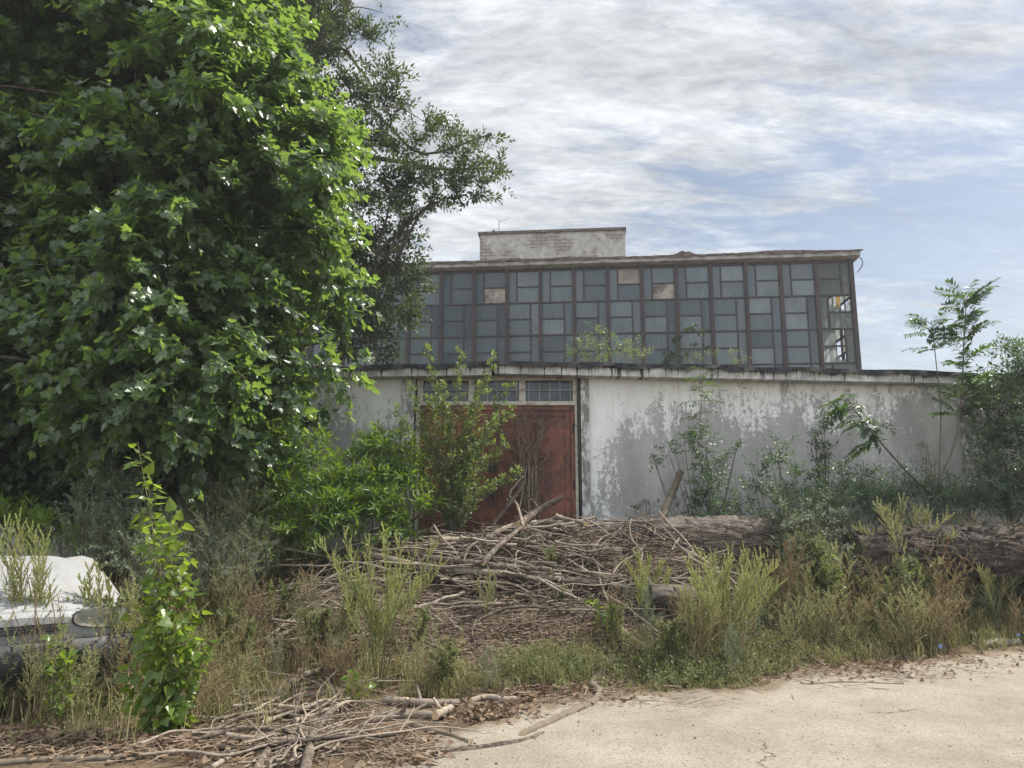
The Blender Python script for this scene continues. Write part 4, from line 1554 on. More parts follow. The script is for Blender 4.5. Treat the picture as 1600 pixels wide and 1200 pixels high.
# ------------------------------------------------------------------ the abandoned car
def mat_car():
    t = NT('dusty_white_paint')
    n = t.noise(3.5, 8, .7, t.map((.5, 2.2, 1)))
    n2 = t.noise(30, 4, .7)
    c = t.mix(t.mr(n, .35, .75), (.31, .315, .32), (.24, .236, .222))
    c = t.mix(t.ma('MULTIPLY', t.mr(n2, .58, .72), .3), c, (.30, .27, .22))
    return t.done(t.bsdf(c, t.mr(n, .35, .7, .45, .7), .3))


M['car_white'] = mat_car()
M['car_black'] = simple('black_plastic', (.012, .012, .013), (.045, .043, .04), 12, .55, .4, .2)
M['rubber'] = simple('rubber', (.014, .014, .014), (.035, .033, .03), 20, .85, .2, .2)
M['steel_rim'] = simple('steel_rim', (.20, .20, .20), (.33, .32, .31), 9, .5, .5, .1, metal=.5)
M['lamp_back'] = simple('lamp_reflector', (.30, .28, .22), (.55, .53, .48), 6, .35, .5, 0)
M['lamp_lens'] = mat_clear('clouded_lens', (.75, .73, .66), .35)


def build_car():
    hd = math.radians(-48)
    lp = at(157, 957, 6.45)
    loc = Vector((-.10, .575, 0))
    off = Matrix.Rotation(hd, 3, 'Z') @ loc
    root = empty('car', (lp[0] - off.x, lp[1] - off.y, 0), hd)
    tag(root, 'white car with a dusty hood and clouded headlight, sunk in the weeds at the left', 'car')
    xs = np.concatenate([[0, -.02, -.06], np.linspace(-.12, -1.3, 40), np.linspace(-1.36, -3.9, 46), [-3.96, -4.0]])

    def top(x):
        return np.interp(-x, [0, .02, .06, .2, .5, .9, 1.3, 1.36, 1.6, 3.0, 3.7, 4.0], [.74, .775, .80, .865, .985, 1.09, 1.15, 1.12, .95, .95, .90, .82])

    def wid(x):
        return np.interp(-x, [0, .02, .06, .15, .4, 1.0, 3.2, 3.8, 4.0], [.62, .675, .725, .78, .825, .84, .835, .79, .68])

    def low(x):
        z = .42 if x > -.12 else .27
        for c in (-.78, -3.2):
            d = abs(x - c)
            if d < .36:
                z = max(z, .29 + math.sqrt(.36 ** 2 - d * d))
        return z
    a = Acc()
    rows = []
    for x in xs:
        zt, w, zl = float(top(x)), float(wid(x)), low(x)
        sh = zt - .15 if x > -1.34 else zt - .06
        half = [(w * .97, min(zl, sh - .05)), (w, max(zl + .02, sh - .25) if zl < sh - .25 else sh - .04), (w, sh - .03), (w * .985, sh), (w * .93, sh + .045), (w * .82, sh + .075), (w * .5, zt - .015), (0, zt)]
        pr = [(y, z) for y, z in half] + [(-y, z) for y, z in half[::-1][1:]]
        rows.append([(x, y, z) for y, z in pr])
    R = np.array(rows)
    m = R.shape[1]
    Q = [(i * m + j, i * m + j + 1, (i + 1) * m + j + 1, (i + 1) * m + j) for i in range(len(xs) - 1) for j in range(m - 1)]
    a.add(R.reshape(-1, 3), Q, 0, .5, True)
    a.add(R[0], [tuple(range(m))], 0)
    a.add(R[-1], [tuple(range(m))[::-1]], 0)
    a.build('body', M['car_white'], root)
    # hood panel proud of the fenders
    h = Acc()
    hx = np.linspace(-.03, -1.28, 30)
    hy = np.linspace(-.90, .90, 25)
    V = []
    for x in hx:
        zt, w = float(top(x)), float(wid(x))
        sh = zt - .15
        for q in hy:
            y = q * w * .93
            yy = abs(y) / w
            z = np.interp(yy, [0, .5, .82, .93], [zt, zt - .015, sh + .075, sh + .045])
            V.append((x, y, z + .012 + .002 * math.exp(-((yy - .55) / .05) ** 2)))
    Q = [(i * 25 + j, i * 25 + j + 1, (i + 1) * 25 + j + 1, (i + 1) * 25 + j) for i in range(29) for j in range(24)]
    h.add(np.array(V), Q, 0, .5, True)
    ed = [V[j] for j in range(25)]
    h.add(ed + [(x + .012, y, z - .03) for x, y, z in ed], [(j, j + 1, 25 + j + 1, 25 + j) for j in range(24)], 0)
    h.build('hood', M['car_white'], root)
    # bumper
    b = Acc()
    pth = spline([(-.55, -.84, .48), (-.16, -.82, .48), (.03, -.66, .48), (.085, 0, .48), (.03, .66, .48), (-.16, .82, .48), (-.55, .84, .48)], 40)
    V = []
    for p in pth:
        n_ = nrm(np.array((p[0] + 1.2, p[1], 0)))
        for o, z in ((.0, .57), (.05, .555), (.06, .42), (.03, .28), (-.06, .25)):
            V.append((p[0] + n_[0] * o, p[1] + n_[1] * o, z))
    Q = [(i * 5 + j, i * 5 + j + 1, (i + 1) * 5 + j + 1, (i + 1) * 5 + j) for i in range(39) for j in range(4)]
    b.add(V, Q, 0, .5, True)
    b.build('bumper', M['car_black'], root)
    g = Acc()
    for zz in (.62, .645, .67):
        box(g, -.03, .02, -.30, .30, zz, zz + .013)
    gr = g.build('grille', M['car_black'], root)
    for sg in (1, -1):
        # wrap-round lamp: a rounded outline bent round the corner of the nose
        def shape(t, ss_=1.0, dx=0.0):
            c, s_ = math.cos(t), math.sin(t)
            u = .235 * math.copysign(abs(c) ** .6, c) * ss_
            v = (.082 if c > 0 else .074) * math.copysign(abs(s_) ** .75, s_) * ss_
            y = .575 + u
            x = .018 + dx - max(0, y - .55) ** 2 * 1.9 - max(0, -(v)) * .05
            return (x, sg * y, .698 + v - u * .06)
        N_ = 36
        for nm, k0, d0, k1, d1, mt in (('headlight', 1.0, -.02, 0, -.03, 'lamp_back'),):
            o1 = [shape(t, 1.0, .0) for t in np.linspace(0, 6.283, N_, endpoint=False)]
            o2 = [shape(t, .93, .004) for t in np.linspace(0, 6.283, N_, endpoint=False)]
            l = Acc()
            o3 = [shape(t, .6, -.03) for t in np.linspace(0, 6.283, N_, endpoint=False)]
            l.add(o2 + o3 + [shape(0, 0, -.05)], [(i, (i + 1) % N_, N_ + (i + 1) % N_, N_ + i) for i in range(N_)])
            l.add(o3 + [shape(0, 0, -.04)], [(i, (i + 1) % N_, N_) for i in range(N_)])
            hl = l.build('headlight', M['lamp_back'], root)
            rim = Acc()
            rim.add(o1 + o2, [(i, (i + 1) % N_, N_ + (i + 1) % N_, N_ + i) for i in range(N_)])
            rim.build('rim_seal', M['car_black'], hl)
            ln = Acc()
            o4 = [shape(t, .5, .022) for t in np.linspace(0, 6.283, N_, endpoint=False)]
            ln.add(o2 + o4, [(i, (i + 1) % N_, N_ + (i + 1) % N_, N_ + i) for i in range(N_)], 0, .5, True)
            ln.add(o4 + [shape(0, 0, .026)], [(i, (i + 1) % N_, N_) for i in range(N_)], 0, .5, True)
            ln.build('lens', M['lamp_lens'], hl)
    for x in (-.78, -3.2):
        for sg in (1, -1):
            wroot = empty('wheel', (x, sg * .70, .29))
            wroot.parent = root
            t = Acc()
            prof = [(.20, -.09), (.27, -.095), (.29, -.07), (.29, .07), (.27, .095), (.20, .09)]
            V = [(r * math.cos(q), y, r * math.sin(q)) for q in np.linspace(0, 6.283, 28, endpoint=False) for r, y in prof]
            Q = [(i * 6 + j, i * 6 + (j + 1) % 6, ((i + 1) % 28) * 6 + (j + 1) % 6, ((i + 1) % 28) * 6 + j) for i in range(28) for j in range(6)]
            t.add(V, Q, 0, .5, True)
            t.build('tyre', M['rubber'], wroot)
            r_ = Acc()
            prof = [(.0, sg * .05), (.07, sg * .06), (.10, sg * .03), (.17, sg * .04), (.20, sg * .07)]
            V = [(r * math.cos(q), y, r * math.sin(q)) for q in np.linspace(0, 6.283, 28, endpoint=False) for r, y in prof]
            Q = [(i * 5 + j, i * 5 + j + 1, ((i + 1) % 28) * 5 + j + 1, ((i + 1) % 28) * 5 + j) for i in range(28) for j in range(4)]
            r_.add(V, Q, 0, .5, True)
            r_.build('rim', M['steel_rim'], wroot)


build_car()

# ------------------------------------------------------------------ logs and the brush pile
def on_surface(pts, fn, lift):
    return np.array([hit(px, py, fn, lift) for px, py in pts])


def log(name, label, cat, pts, r, mat, seed, sides=18, cap='cut_wood', rough=.05, n=40, group=None, stubs=0, furrow=0.0):
    reseed(seed)
    base = np.array(pts[0], float)
    p = spline(pts, n)
    p = p + RNG.normal(0, .0018 + (0 if furrow else 0.02) * np.max(r), p.shape) * np.linspace(0, 1, n)[:, None] ** .3
    root = empty(name, base)
    tag(root, label, cat, group)
    a = Acc()
    tube(a, p - base, r, sides, 0, .5, 1 if cap else None, rough, furrow=furrow)
    for _ in range(stubs):
        i = RNG.randint(4, n - 4)
        d = nrm(RNG.normal(0, 1, 3) + (0, 0, .5))
        rr = np.interp(i / n, np.linspace(0, 1, len(np.atleast_1d(r))), np.atleast_1d(r)) if np.ndim(r) else r
        tube(a, np.array([p[i], p[i] + d * rr * RNG.uniform(2, 5)]) - base, (rr * .5, rr * .3), 6, 0, .5, 1 if cap else None)
    o = a.build(name, [M[mat], M[cap]] if cap else [M[mat]], None)
    o.location = base
    bpy.data.objects.remove(root)
    tag(o, label, cat, group)
    return o


# heavy bark logs
Yl = 10.45
log('tree_log', 'thick dark log with deeply furrowed bark lying below the peeling wall', 'log', [at(1020, 846, 10.5), at(1130, 845, 10.55), at(1240, 843, 10.7), at(1345, 848, 10.8)], (.31, .33, .34, .33), 'log_bark', 201, 96, cap=None, rough=.02, n=150, furrow=.085)
log('tree_log', 'thick dark log with deeply furrowed bark lying at the right edge of the picture', 'log', [at(1330, 868, 9.9), at(1450, 866, 9.95), at(1560, 866, 10.0), at(1700, 868, 10.1)], (.34, .36, .37, .37), 'log_bark', 202, 96, cap=None, rough=.02, n=150, furrow=.085)
log('tree_log', 'half sunken dark log end between the litter and the bright spiky weed', 'log', [at(1015, 930, 8.7), at(1070, 937, 8.7), at(1130, 950, 8.7)], (.13, .14, .13), 'log_bark', 203, 60, cap=None, rough=.015, n=60, furrow=.06)
log('leaning_log', 'cut log leaning against the peeling wall with its pale sawn end up', 'log', [at(1026, 830, 10.7), at(1042, 790, 11.1), at(1064, 737, 11.7)], (.062, .056, .050), 'bark', 204, 12, rough=.06, n=26)

BR = [  # pixels, radius, taper, material, surface function, lift, label
    ([(470, 866), (565, 866), (662, 886), (775, 896), (818, 900)], .045, 'stick_bark', .10, 'long barky branch lying across the middle of the brush pile'),
    ([(840, 901), (900, 908), (965, 915)], .036, 'stick_bark', .08, 'pale straight branch poking right from the middle of the pile'),
    ([(662, 870), (730, 878), (800, 887), (861, 889)], .036, 'stick_bark', .16, 'branch lying just above the long barky branch'),
    ([(690, 843), (756, 841), (797, 822), (850, 815), (895, 816), (932, 808)], .034, 'pale_wood', .12, 'pale forked branch along the crest of the pile reaching the white wall'),
    ([(755, 880), (777, 855), (800, 836), (815, 824)], .034, 'stick_bark', .22, 'branch slanting steeply up the front of the pile'),
    ([(808, 822), (838, 800), (878, 777)], .055, 'stick_bark', .20, 'short thick cut branch jutting up in front of the red door'),
    ([(818, 824), (808, 790), (796, 772), (818, 744)], .022, 'pale_wood', .24, 'bent pale branch standing up against the red door'),
    ([(770, 820), (790, 795), (812, 765), (819, 745)], .030, 'stick_bark', .2, 'dark stick leaning on the red door'),
    ([(868, 806), (885, 812), (915, 818)], .04, 'pale_wood', .2, 'broken pale limb end by the door pilaster'),
    ([(578, 830), (632, 817), (668, 797)], .030, 'stick_bark', .2, 'branch sticking out of the bright green shrub'),
    ([(437, 878), (497, 870), (565, 845)], .028, 'stick_bark', .12, 'branch at the left tail of the pile under the green shrub'),
    ([(848, 850), (899, 881), (942, 907)], .014, 'pale_wood', .12, 'thin pale rod sloping down the right of the pile'),
    ([(858, 846), (910, 870), (955, 893)], .012, 'stick_bark', .12, 'thin grey rod parallel to the pale rod on the right of the pile'),
    ([(737, 950), (770, 944), (800, 943)], .022, 'pale_wood', .05, 'short pale stick on the leaf litter below the pile'),
    ([(812, 993), (860, 992), (903, 990)], .014, 'pale_wood', .03, 'long thin pale stick on the litter'),
    ([(686, 1042), (704, 1034), (723, 1027)], .022, 'pale_wood', .02, 'smooth pale stick lying in the litter in front of the grass tuft'),
    ([(449, 1073), (475, 1055), (520, 1046), (547, 1053)], .032, 'bark', .10, 'dark arched branch over the weeds left of the tall spiky weed'),
    ([(474, 1215), (490, 1147), (510, 1120), (524, 1106), (544, 1078)], .034, 'stick_bark', .06, 'barky branch running up out of the bottom edge into the weeds'),
    ([(400, 1205), (422, 1170), (445, 1156), (471, 1151), (492, 1144)], .026, 'stick_bark', .04, 'curved barky branch in the bottom left stick heap'),
    ([(575, 1126), (610, 1120), (640, 1117), (680, 1119)], .045, 'stick_bark', .02, 'weathered split log on the pavement edge'),
    ([(680, 1118), (692, 1112), (706, 1105)], .034, 'pale_wood', .05, 'splintered pale end of the split log'),
    ([(638, 1131), (670, 1140), (705, 1149), (735, 1160)], .024, 'bark', .02, 'dark pointed stick lying on the pavement'),
    ([(600, 1094), (662, 1099), (700, 1098), (738, 1097)], .036, 'stick_bark', .03, 'mossy log along the weedy edge of the pavement'),
    ([(736, 1095), (760, 1089), (785, 1092), (806, 1091)], .026, 'pale_wood', .05, 'bleached crooked stick next to the mossy log'),
    ([(944, 1046), (926, 1069), (936, 1082), (925, 1099), (891, 1114), (842, 1136), (815, 1148)], .036, 'bark', .02, 'long curved branch with flaking bark sweeping over the pavement'),
    ([(632, 1176), (700, 1174), (775, 1166), (827, 1155), (848, 1146)], .024, 'stick_bark', .015, 'straight twiggy branch lying flat on the pavement'),
    ([(884, 1124), (900, 1130), (922, 1136)], .010, 'bark', .01, 'short dark twig beside the long curved branch'),
    ([(880, 1149), (917, 1159), (938, 1180), (948, 1203)], .006, 'bark', .006, 'thin curved twig on the bare concrete'),
    ([(943, 1098), (960, 1094), (1010, 1096), (1065, 1100)], .014, 'bark', .012, 'dark stick on the concrete in the middle of the pavement edge'),
    ([(1252, 1068), (1262, 1070), (1320, 1067), (1412, 1070)], .018, 'bark', .012, 'long dark stick on the concrete at the right'),
    ([(1324, 1056), (1345, 1050), (1368, 1046)], .015, 'pale_wood', .02, 'small pale stick among the dead leaves on the right pavement edge'),
    ([(1424, 1060), (1430, 1052), (1437, 1043)], .02, 'pale_wood', .02, 'stubby pale stick standing at the right pavement edge'),
    ([(1534, 1008), (1560, 1005), (1592, 1003)], .055, 'pale_wood', .03, 'white birch log lying at the far right pavement edge'),
    ([(1240, 1008), (1262, 1022), (1286, 1038)], .014, 'pale_wood', .06, 'pale stick slanting out of the dry weeds on the right'),
    ([(958, 974), (978, 990), (998, 1005)], .032, 'pale_wood', .05, 'pale barked stick slanting beside the leaning poplar sucker'),
    ([(1048, 980), (1070, 988), (1094, 998)], .018, 'pale_wood', .04, 'stick on the litter left of the bright spiky weed'),
    ([(365, 1104), (420, 1104), (470, 1106), (520, 1112)], .020, 'pale_wood', .06, 'long pale stick across the bottom left stick heap'),
    ([(0, 1192), (90, 1186), (180, 1184), (245, 1172)], .022, 'bark', .015, 'dark branch lying in the dead leaves along the bottom left'),
    ([(330, 1200), (352, 1186), (372, 1176)], .018, 'pale_wood', .02, 'short pale stick in the bottom left dead leaves'),
]
for i, (pts, r, mt, lift, lab) in enumerate(BR):
    P = on_surface(pts, pileh, lift)
    if mt != 'bark' and lift > .1:      # on the pile the depth follows the pile's crest
        P = np.array([hit(px, py, pileh, lift, hi=10.9) for px, py in pts])
    nseg = max(12, int(np.linalg.norm(np.diff(P, axis=0), axis=1).sum() / .05))
    log('branch', lab, 'branch', P, (r, r * .95, r * .7), mt, 300 + i, 9, 'cut_wood' if r > .02 else None, .12, min(nseg, 40), stubs=(2 if r > .02 else 1))


def rand_branch(rs, L, r, bend=.30, kinks=7, fork=True):
    """a crooked stick along +x, centred on the origin"""
    a = Acc()
    k = kinks
    x = np.linspace(-L / 2, L / 2, k)
    p = np.column_stack([x, np.cumsum(rs.normal(0, bend * L / k, k)), np.cumsum(rs.normal(0, bend * .5 * L / k, k))])
    p -= p.mean(0)
    pp = spline(p, k * 3)
    tube(a, pp, (r, r * .85, r * .45), 6, 0, rs.uniform(.2, .8), None, .12)
    if fork:
        for _ in range(rs.randint(1, 4)):
            i = rs.randint(k, k * 3 - 4)
            d = nrm(np.array((rs.uniform(.4, 1), rs.choice((-1, 1)) * rs.uniform(.3, .9), rs.uniform(-.2, .6))))
            ln = L * rs.uniform(.1, .35)
            q = np.array([pp[i], pp[i] + d * ln * .5 + rs.normal(0, .02, 3), pp[i] + d * ln + rs.normal(0, .05, 3)])
            tube(a, spline(q, 6), (r * .5, r * .2), 5, 0, rs.uniform(.2, .8))
    return a


def lay(o, x, y, az, fn, L, lift, pitch=None):
    c, s_ = math.cos(az), math.sin(az)
    z0 = float(fn(x - c * L * .4, y - s_ * L * .4))
    z1 = float(fn(x + c * L * .4, y + s_ * L * .4))
    zc = float(fn(x, y))
    pt = math.atan2(z1 - z0, L * .8) if pitch is None else pitch
    o.location = (x, y, max(zc, (z0 + z1) / 2) + lift)
    o.rotation_euler = (RNG.uniform(0, .6), -pt + RNG.normal(0, .07), az)


def scatter_branches():
    reseed(400)
    rs = RNG
    protos = []
    for i in range(14):
        L = rs.uniform(.7, 1.9)
        r = rs.uniform(.008, .020)
        protos.append((rand_branch(rs, L, r), L, r))
    small = []
    for i in range(10):
        L = rs.uniform(.35, .8)
        small.append((rand_branch(rs, L, rs.uniform(.006, .011), .2, 6), L, .009))
    me = {}

    def put(kind, i, x, y, az, fn, lift, label, group, mat='stick_bark'):
        key = (kind, i, mat)
        a, L, r = (protos if kind == 'p' else small)[i]
        if key not in me:
            o = a.build('stick', M[mat])
            me[key] = o.data
        else:
            o = bpy.data.objects.new('stick', me[key])
            COL.objects.link(o)
        lay(o, x, y, az, fn, L, lift)
        tag(o, label, 'stick', group)
    for i in range(150):        # the pile proper
        x = np.clip(rs.normal(.35, 1.35), -2.4, 2.6)
        y = rs.uniform(8.3, 10.9)
        az = rs.normal(-.08, .62) + (math.pi if rs.rand() < .5 else 0)
        put('p', rs.randint(14), x, y, az, pileh, rs.uniform(-.02, .17), 'grey branch tangled in the heap of brushwood in front of the red door', 'branches of the brush pile', 'stick_bark' if rs.rand() < .86 else 'pale_wood')
    for i in range(60):        # pale fan of thin sticks on the left slope
        px, py = rs.normal(470, 60), rs.normal(965, 30)
        p = hit(px, py, pileh)
        put('s' if rs.rand() < .75 else 'p', rs.randint(10), p[0], p[1], rs.normal(.35, .5), pileh, rs.uniform(.01, .10), 'thin bleached stick in the fan of sticks on the slope left of the pile', 'sticks on the left slope', 'pale_wood' if rs.rand() < .6 else 'stick_bark')
    for i in range(44):        # heap at bottom left
        px, py = rs.normal(455, 50), rs.normal(1140, 32)
        p = hit(px, py, hgt)
        put('s' if rs.rand() < .5 else 'p', rs.randint(10), p[0], p[1], rs.normal(.5, .75), hgt, rs.uniform(.01, .09), 'crooked stick in the loose stick heap at the bottom left', 'sticks in the bottom left heap', 'stick_bark' if rs.rand() < .75 else 'pale_wood')
    for i in range(30):        # litter slope
        px, py = rs.uniform(600, 1060), rs.uniform(945, 1050)
        p = hit(px, py, pileh)
        put('s', rs.randint(10), p[0], p[1], rs.normal(-.1, .6), pileh, rs.uniform(.0, .04), 'thin stick lying on the brown litter below the brush pile', 'sticks on the litter', 'stick_bark' if rs.rand() < .7 else 'pale_wood')
    for i in range(12):        # bundle over the right log
        x, y = rs.uniform(5.2, 7.4), rs.uniform(9.9, 10.5)
        put('s', rs.randint(10), x, y, rs.normal(.2, .3), lambda a, b: 1.22 + 0 * np.asarray(a), rs.uniform(0, .12), 'grey stick lying on top of the thick log at the right edge', 'sticks on the right log')

    # the many smaller sticks beyond these, too many to count, lie among them as one mass
    m = Acc()
    dummy = bpy.data.objects.new('stick', None)
    for i in range(150):
        if i < 60:
            x, y, az, big = np.clip(rs.normal(.3, 1.3), -2.4, 2.6), rs.uniform(8.6, 10.9), rs.normal(-.08, .62), rs.rand() < .5
        elif i < 125:
            p = hit(rs.uniform(600, 1060), rs.uniform(945, 1050), pileh)
            x, y, az, big = p[0], p[1], rs.normal(-.1, .7), False
        else:
            p = hit(rs.normal(455, 55), rs.normal(1140, 32), hgt)
            x, y, az, big = p[0], p[1], rs.normal(.5, .75), False
        a, L, r = (protos if big else small)[rs.randint(10)]
        lay(dummy, x, y, az, pileh, L, rs.uniform(0, .05 if i > 60 else .14))
        mw = np.array(dummy.matrix_basis)
        for V, T in zip(a.V, a.T):
            m.V.append(V @ mw[:3, :3].T + mw[:3, 3])
            m.T.append(T)
        m.Fc += [(f + m.n, 0, s_) for f, _, s_ in a.Fc]
        m.n += a.n
    bpy.data.objects.remove(dummy)
    tag(m.build('loose_sticks', M['stick_bark']), 'countless loose small sticks strewn among the branches and litter', 'sticks', kind='stuff')


scatter_branches()


def hitv(px, py, fn):
    v = (600 - py) / F
    yn = math.cos(PITCH) - v * math.sin(PITCH)
    a = (px - 800) / F / yn
    b = (math.sin(PITCH) + v * math.cos(PITCH)) / yn
    Y = np.full(len(px), 11.3)
    done = np.zeros(len(px), bool)
    for y in np.arange(4.2, 11.3, .02):
        m = (~done) & (EYE + b * y <= fn(a * y, y))
        Y[m] = y
        done |= m
    return np.column_stack([a * Y, Y, fn(a * Y, Y)])


def patch_points(spec, fn):
    """spec rows: (px, py, rx, ry, n)"""
    out, ids = [], []
    for i, (px, py, rx, ry, n) in enumerate(spec):
        q = RNG.normal(0, .5, (n, 2))
        out.append(np.column_stack([px + q[:, 0] * rx, py + q[:, 1] * ry]))
        ids.append(np.full(n, i))
    o = np.concatenate(out)
    ids = np.concatenate(ids)
    ok = o[:, 1] > 815
    o, ids = o[ok], ids[ok]
    return hitv(o[:, 0], o[:, 1], fn), ids


def twig_mass():
    # fine broken twigs filling the pile and strewn down the slope
    reseed(501)
    a = Acc()
    n = 6200
    x = np.clip(RNG.normal(.4, 1.4, n), -2.5, 2.9)
    y = RNG.triangular(8.1, 10.2, 11.1, n)
    zt = pileh(x, y)
    zb = hgt(x, y)
    z = zb + (zt - zb) * RNG.uniform(.0, 1.12, n) ** .6
    az = RNG.normal(0, .95, n)
    el = RNG.normal(.04, .26, n)
    el = np.where((RNG.rand(n) < .05) & (y > 9.3), RNG.uniform(.3, 1.1, n), el)
    L = RNG.uniform(.15, .85, n)
    d = np.column_stack([np.cos(az) * np.cos(el), np.sin(az) * np.cos(el), np.sin(el)])
    c = np.column_stack([x, y, z])
    r = RNG.uniform(.0025, .009, n)
    sticks(a, c - d * L[:, None] / 2, c + d * L[:, None] / 2, r, r * .6, 0, RNG.uniform(.1, .9, n))
    m = 1300          # shredded bark and twigs heaped over the log at the right edge
    x = np.where(RNG.rand(m) < .7, RNG.uniform(5.0, 7.6, m), RNG.uniform(1.9, 3.6, m))
    y = RNG.normal(9.95, .22, m) + np.where(x < 4, .52, 0)
    z = 1.30 - .9 * (y - 9.97 - np.where(x < 4, .52, 0)) ** 2 + np.where(x < 4, .0, 0) + RNG.uniform(0, .08, m) + .05 * np.sin(3 * x)
    az, el, L = RNG.normal(.2, .6, m), RNG.normal(0, .2, m), RNG.uniform(.08, .4, m)
    d = np.column_stack([np.cos(az) * np.cos(el), np.sin(az) * np.cos(el), np.sin(el)])
    c = np.column_stack([x, y, z])
    sticks(a, c - d * L[:, None] / 2, c + d * L[:, None] / 2, RNG.uniform(.003, .009, m), .003, 0, RNG.uniform(.1, .9, m))
    o = a.build('brushwood', M['twig'])
    tag(o, 'dense tangle of fine dead twigs packed between the branches of the brush pile', 'brushwood', kind='stuff')
    a = Acc()
    pts, ids = patch_points([(820, 985, 230, 50, 2600), (500, 960, 150, 60, 1300), (1030, 930, 90, 60, 500), (640, 1010, 200, 60, 900), (1540, 900, 90, 20, 200), (450, 1140, 130, 50, 700), (880, 1090, 330, 26, 260), (1330, 1060, 230, 14, 160), (640, 1180, 60, 30, 160), (700, 1040, 160, 40, 700), (200, 1170, 260, 22, 260), (940, 870, 90, 50, 700), (1060, 885, 70, 30, 300)], pileh)
    n = len(pts)
    az = RNG.normal(0, .8, n)
    el = RNG.normal(.05, .14, n)
    L = RNG.uniform(.06, .34, n)
    d = np.column_stack([np.cos(az) * np.cos(el), np.sin(az) * np.cos(el), np.sin(el)])
    c = pts + np.column_stack([np.zeros(n), np.zeros(n), np.where(ids == 99, .0, RNG.uniform(.003, .05, n))])
    r = RNG.uniform(.0015, .0055, n)
    sticks(a, c - d * L[:, None] / 2, c + d * L[:, None] / 2, r, r * .6, 0, RNG.uniform(.2, 1, n))
    o = a.build('twig_litter', M['twig'])
    tag(o, 'broken twigs strewn over the soil and the pavement edge', 'twigs', kind='stuff')


twig_mass()


def leaf_litter():
    reseed(511)
    a = Acc()
    pts, ids = patch_points([(840, 1000, 240, 34, 1900), (760, 1118, 70, 14, 420), (870, 1085, 130, 20, 420), (220, 1165, 300, 26, 1100), (450, 1120, 200, 50, 500), (1300, 1050, 220, 16, 450), (1420, 1035, 160, 14, 260), (600, 1020, 300, 60, 900), (1250, 960, 300, 60, 500), (1000, 1060, 90, 20, 160), (630, 1180, 70, 30, 260), (680, 1040, 150, 40, 900), (860, 1000, 220, 30, 500)], pileh)
    n = len(pts)
    d = nrm(np.column_stack([RNG.normal(0, 1, (n, 2)), RNG.normal(0, .25, n)]))
    nn = np.column_stack([RNG.normal(0, .55, (n, 2)), np.ones(n)])
    leaves(a, IVY, pts + np.column_stack([np.zeros((n, 2)), RNG.uniform(.005, .035, n) + .016]), d, nn, RNG.uniform(.02, .062, n), RNG.uniform(0, 1, n))
    o = a.build('leaf_litter', M['dead_leaf'])
    tag(o, 'curled brown dead leaves scattered over soil and pavement edge', 'dead leaves', kind='stuff')


leaf_litter()


def pebbles():
    reseed(521)
    a = Acc()
    n = 520
    px, py = RNG.uniform(600, 1600, n), 1020 + 180 * RNG.uniform(0, 1, n)
    p = hitv(px, py, lambda x, y: 0.016 + 0 * np.asarray(x))
    ok = p[:, 1] < edge_y(p[:, 0]) - .02
    p = p[ok]
    n = len(p)
    s = RNG.uniform(.002, .007, n) * np.where(RNG.rand(n) < .08, 1.8, 1)
    O = np.array([(1, 0, 0), (0, 1, 0), (-1, 0, 0), (0, -1, 0), (0, 0, .8), (.5, .6, .5), (-.6, .4, .6)])
    Fo = np.array([(0, 5, 4), (5, 1, 4), (1, 6, 4), (6, 2, 4), (2, 3, 4), (3, 0, 4), (0, 1, 5), (1, 2, 6)])
    V = p[:, None, :] + s[:, None, None] * (O[None] * RNG.uniform(.6, 1.3, (n, 7, 1)))
    Fa = (np.arange(n)[:, None, None] * 7 + Fo[None]).reshape(-1, 3)
    a.add(V.reshape(-1, 3), Fa, 0, np.repeat(RNG.uniform(0, 1, n), 7))
    o = a.build('pebbles', M['bark'])
    tag(o, 'small dark stones and crumbs scattered over the concrete', 'pebbles', kind='stuff')


pebbles()


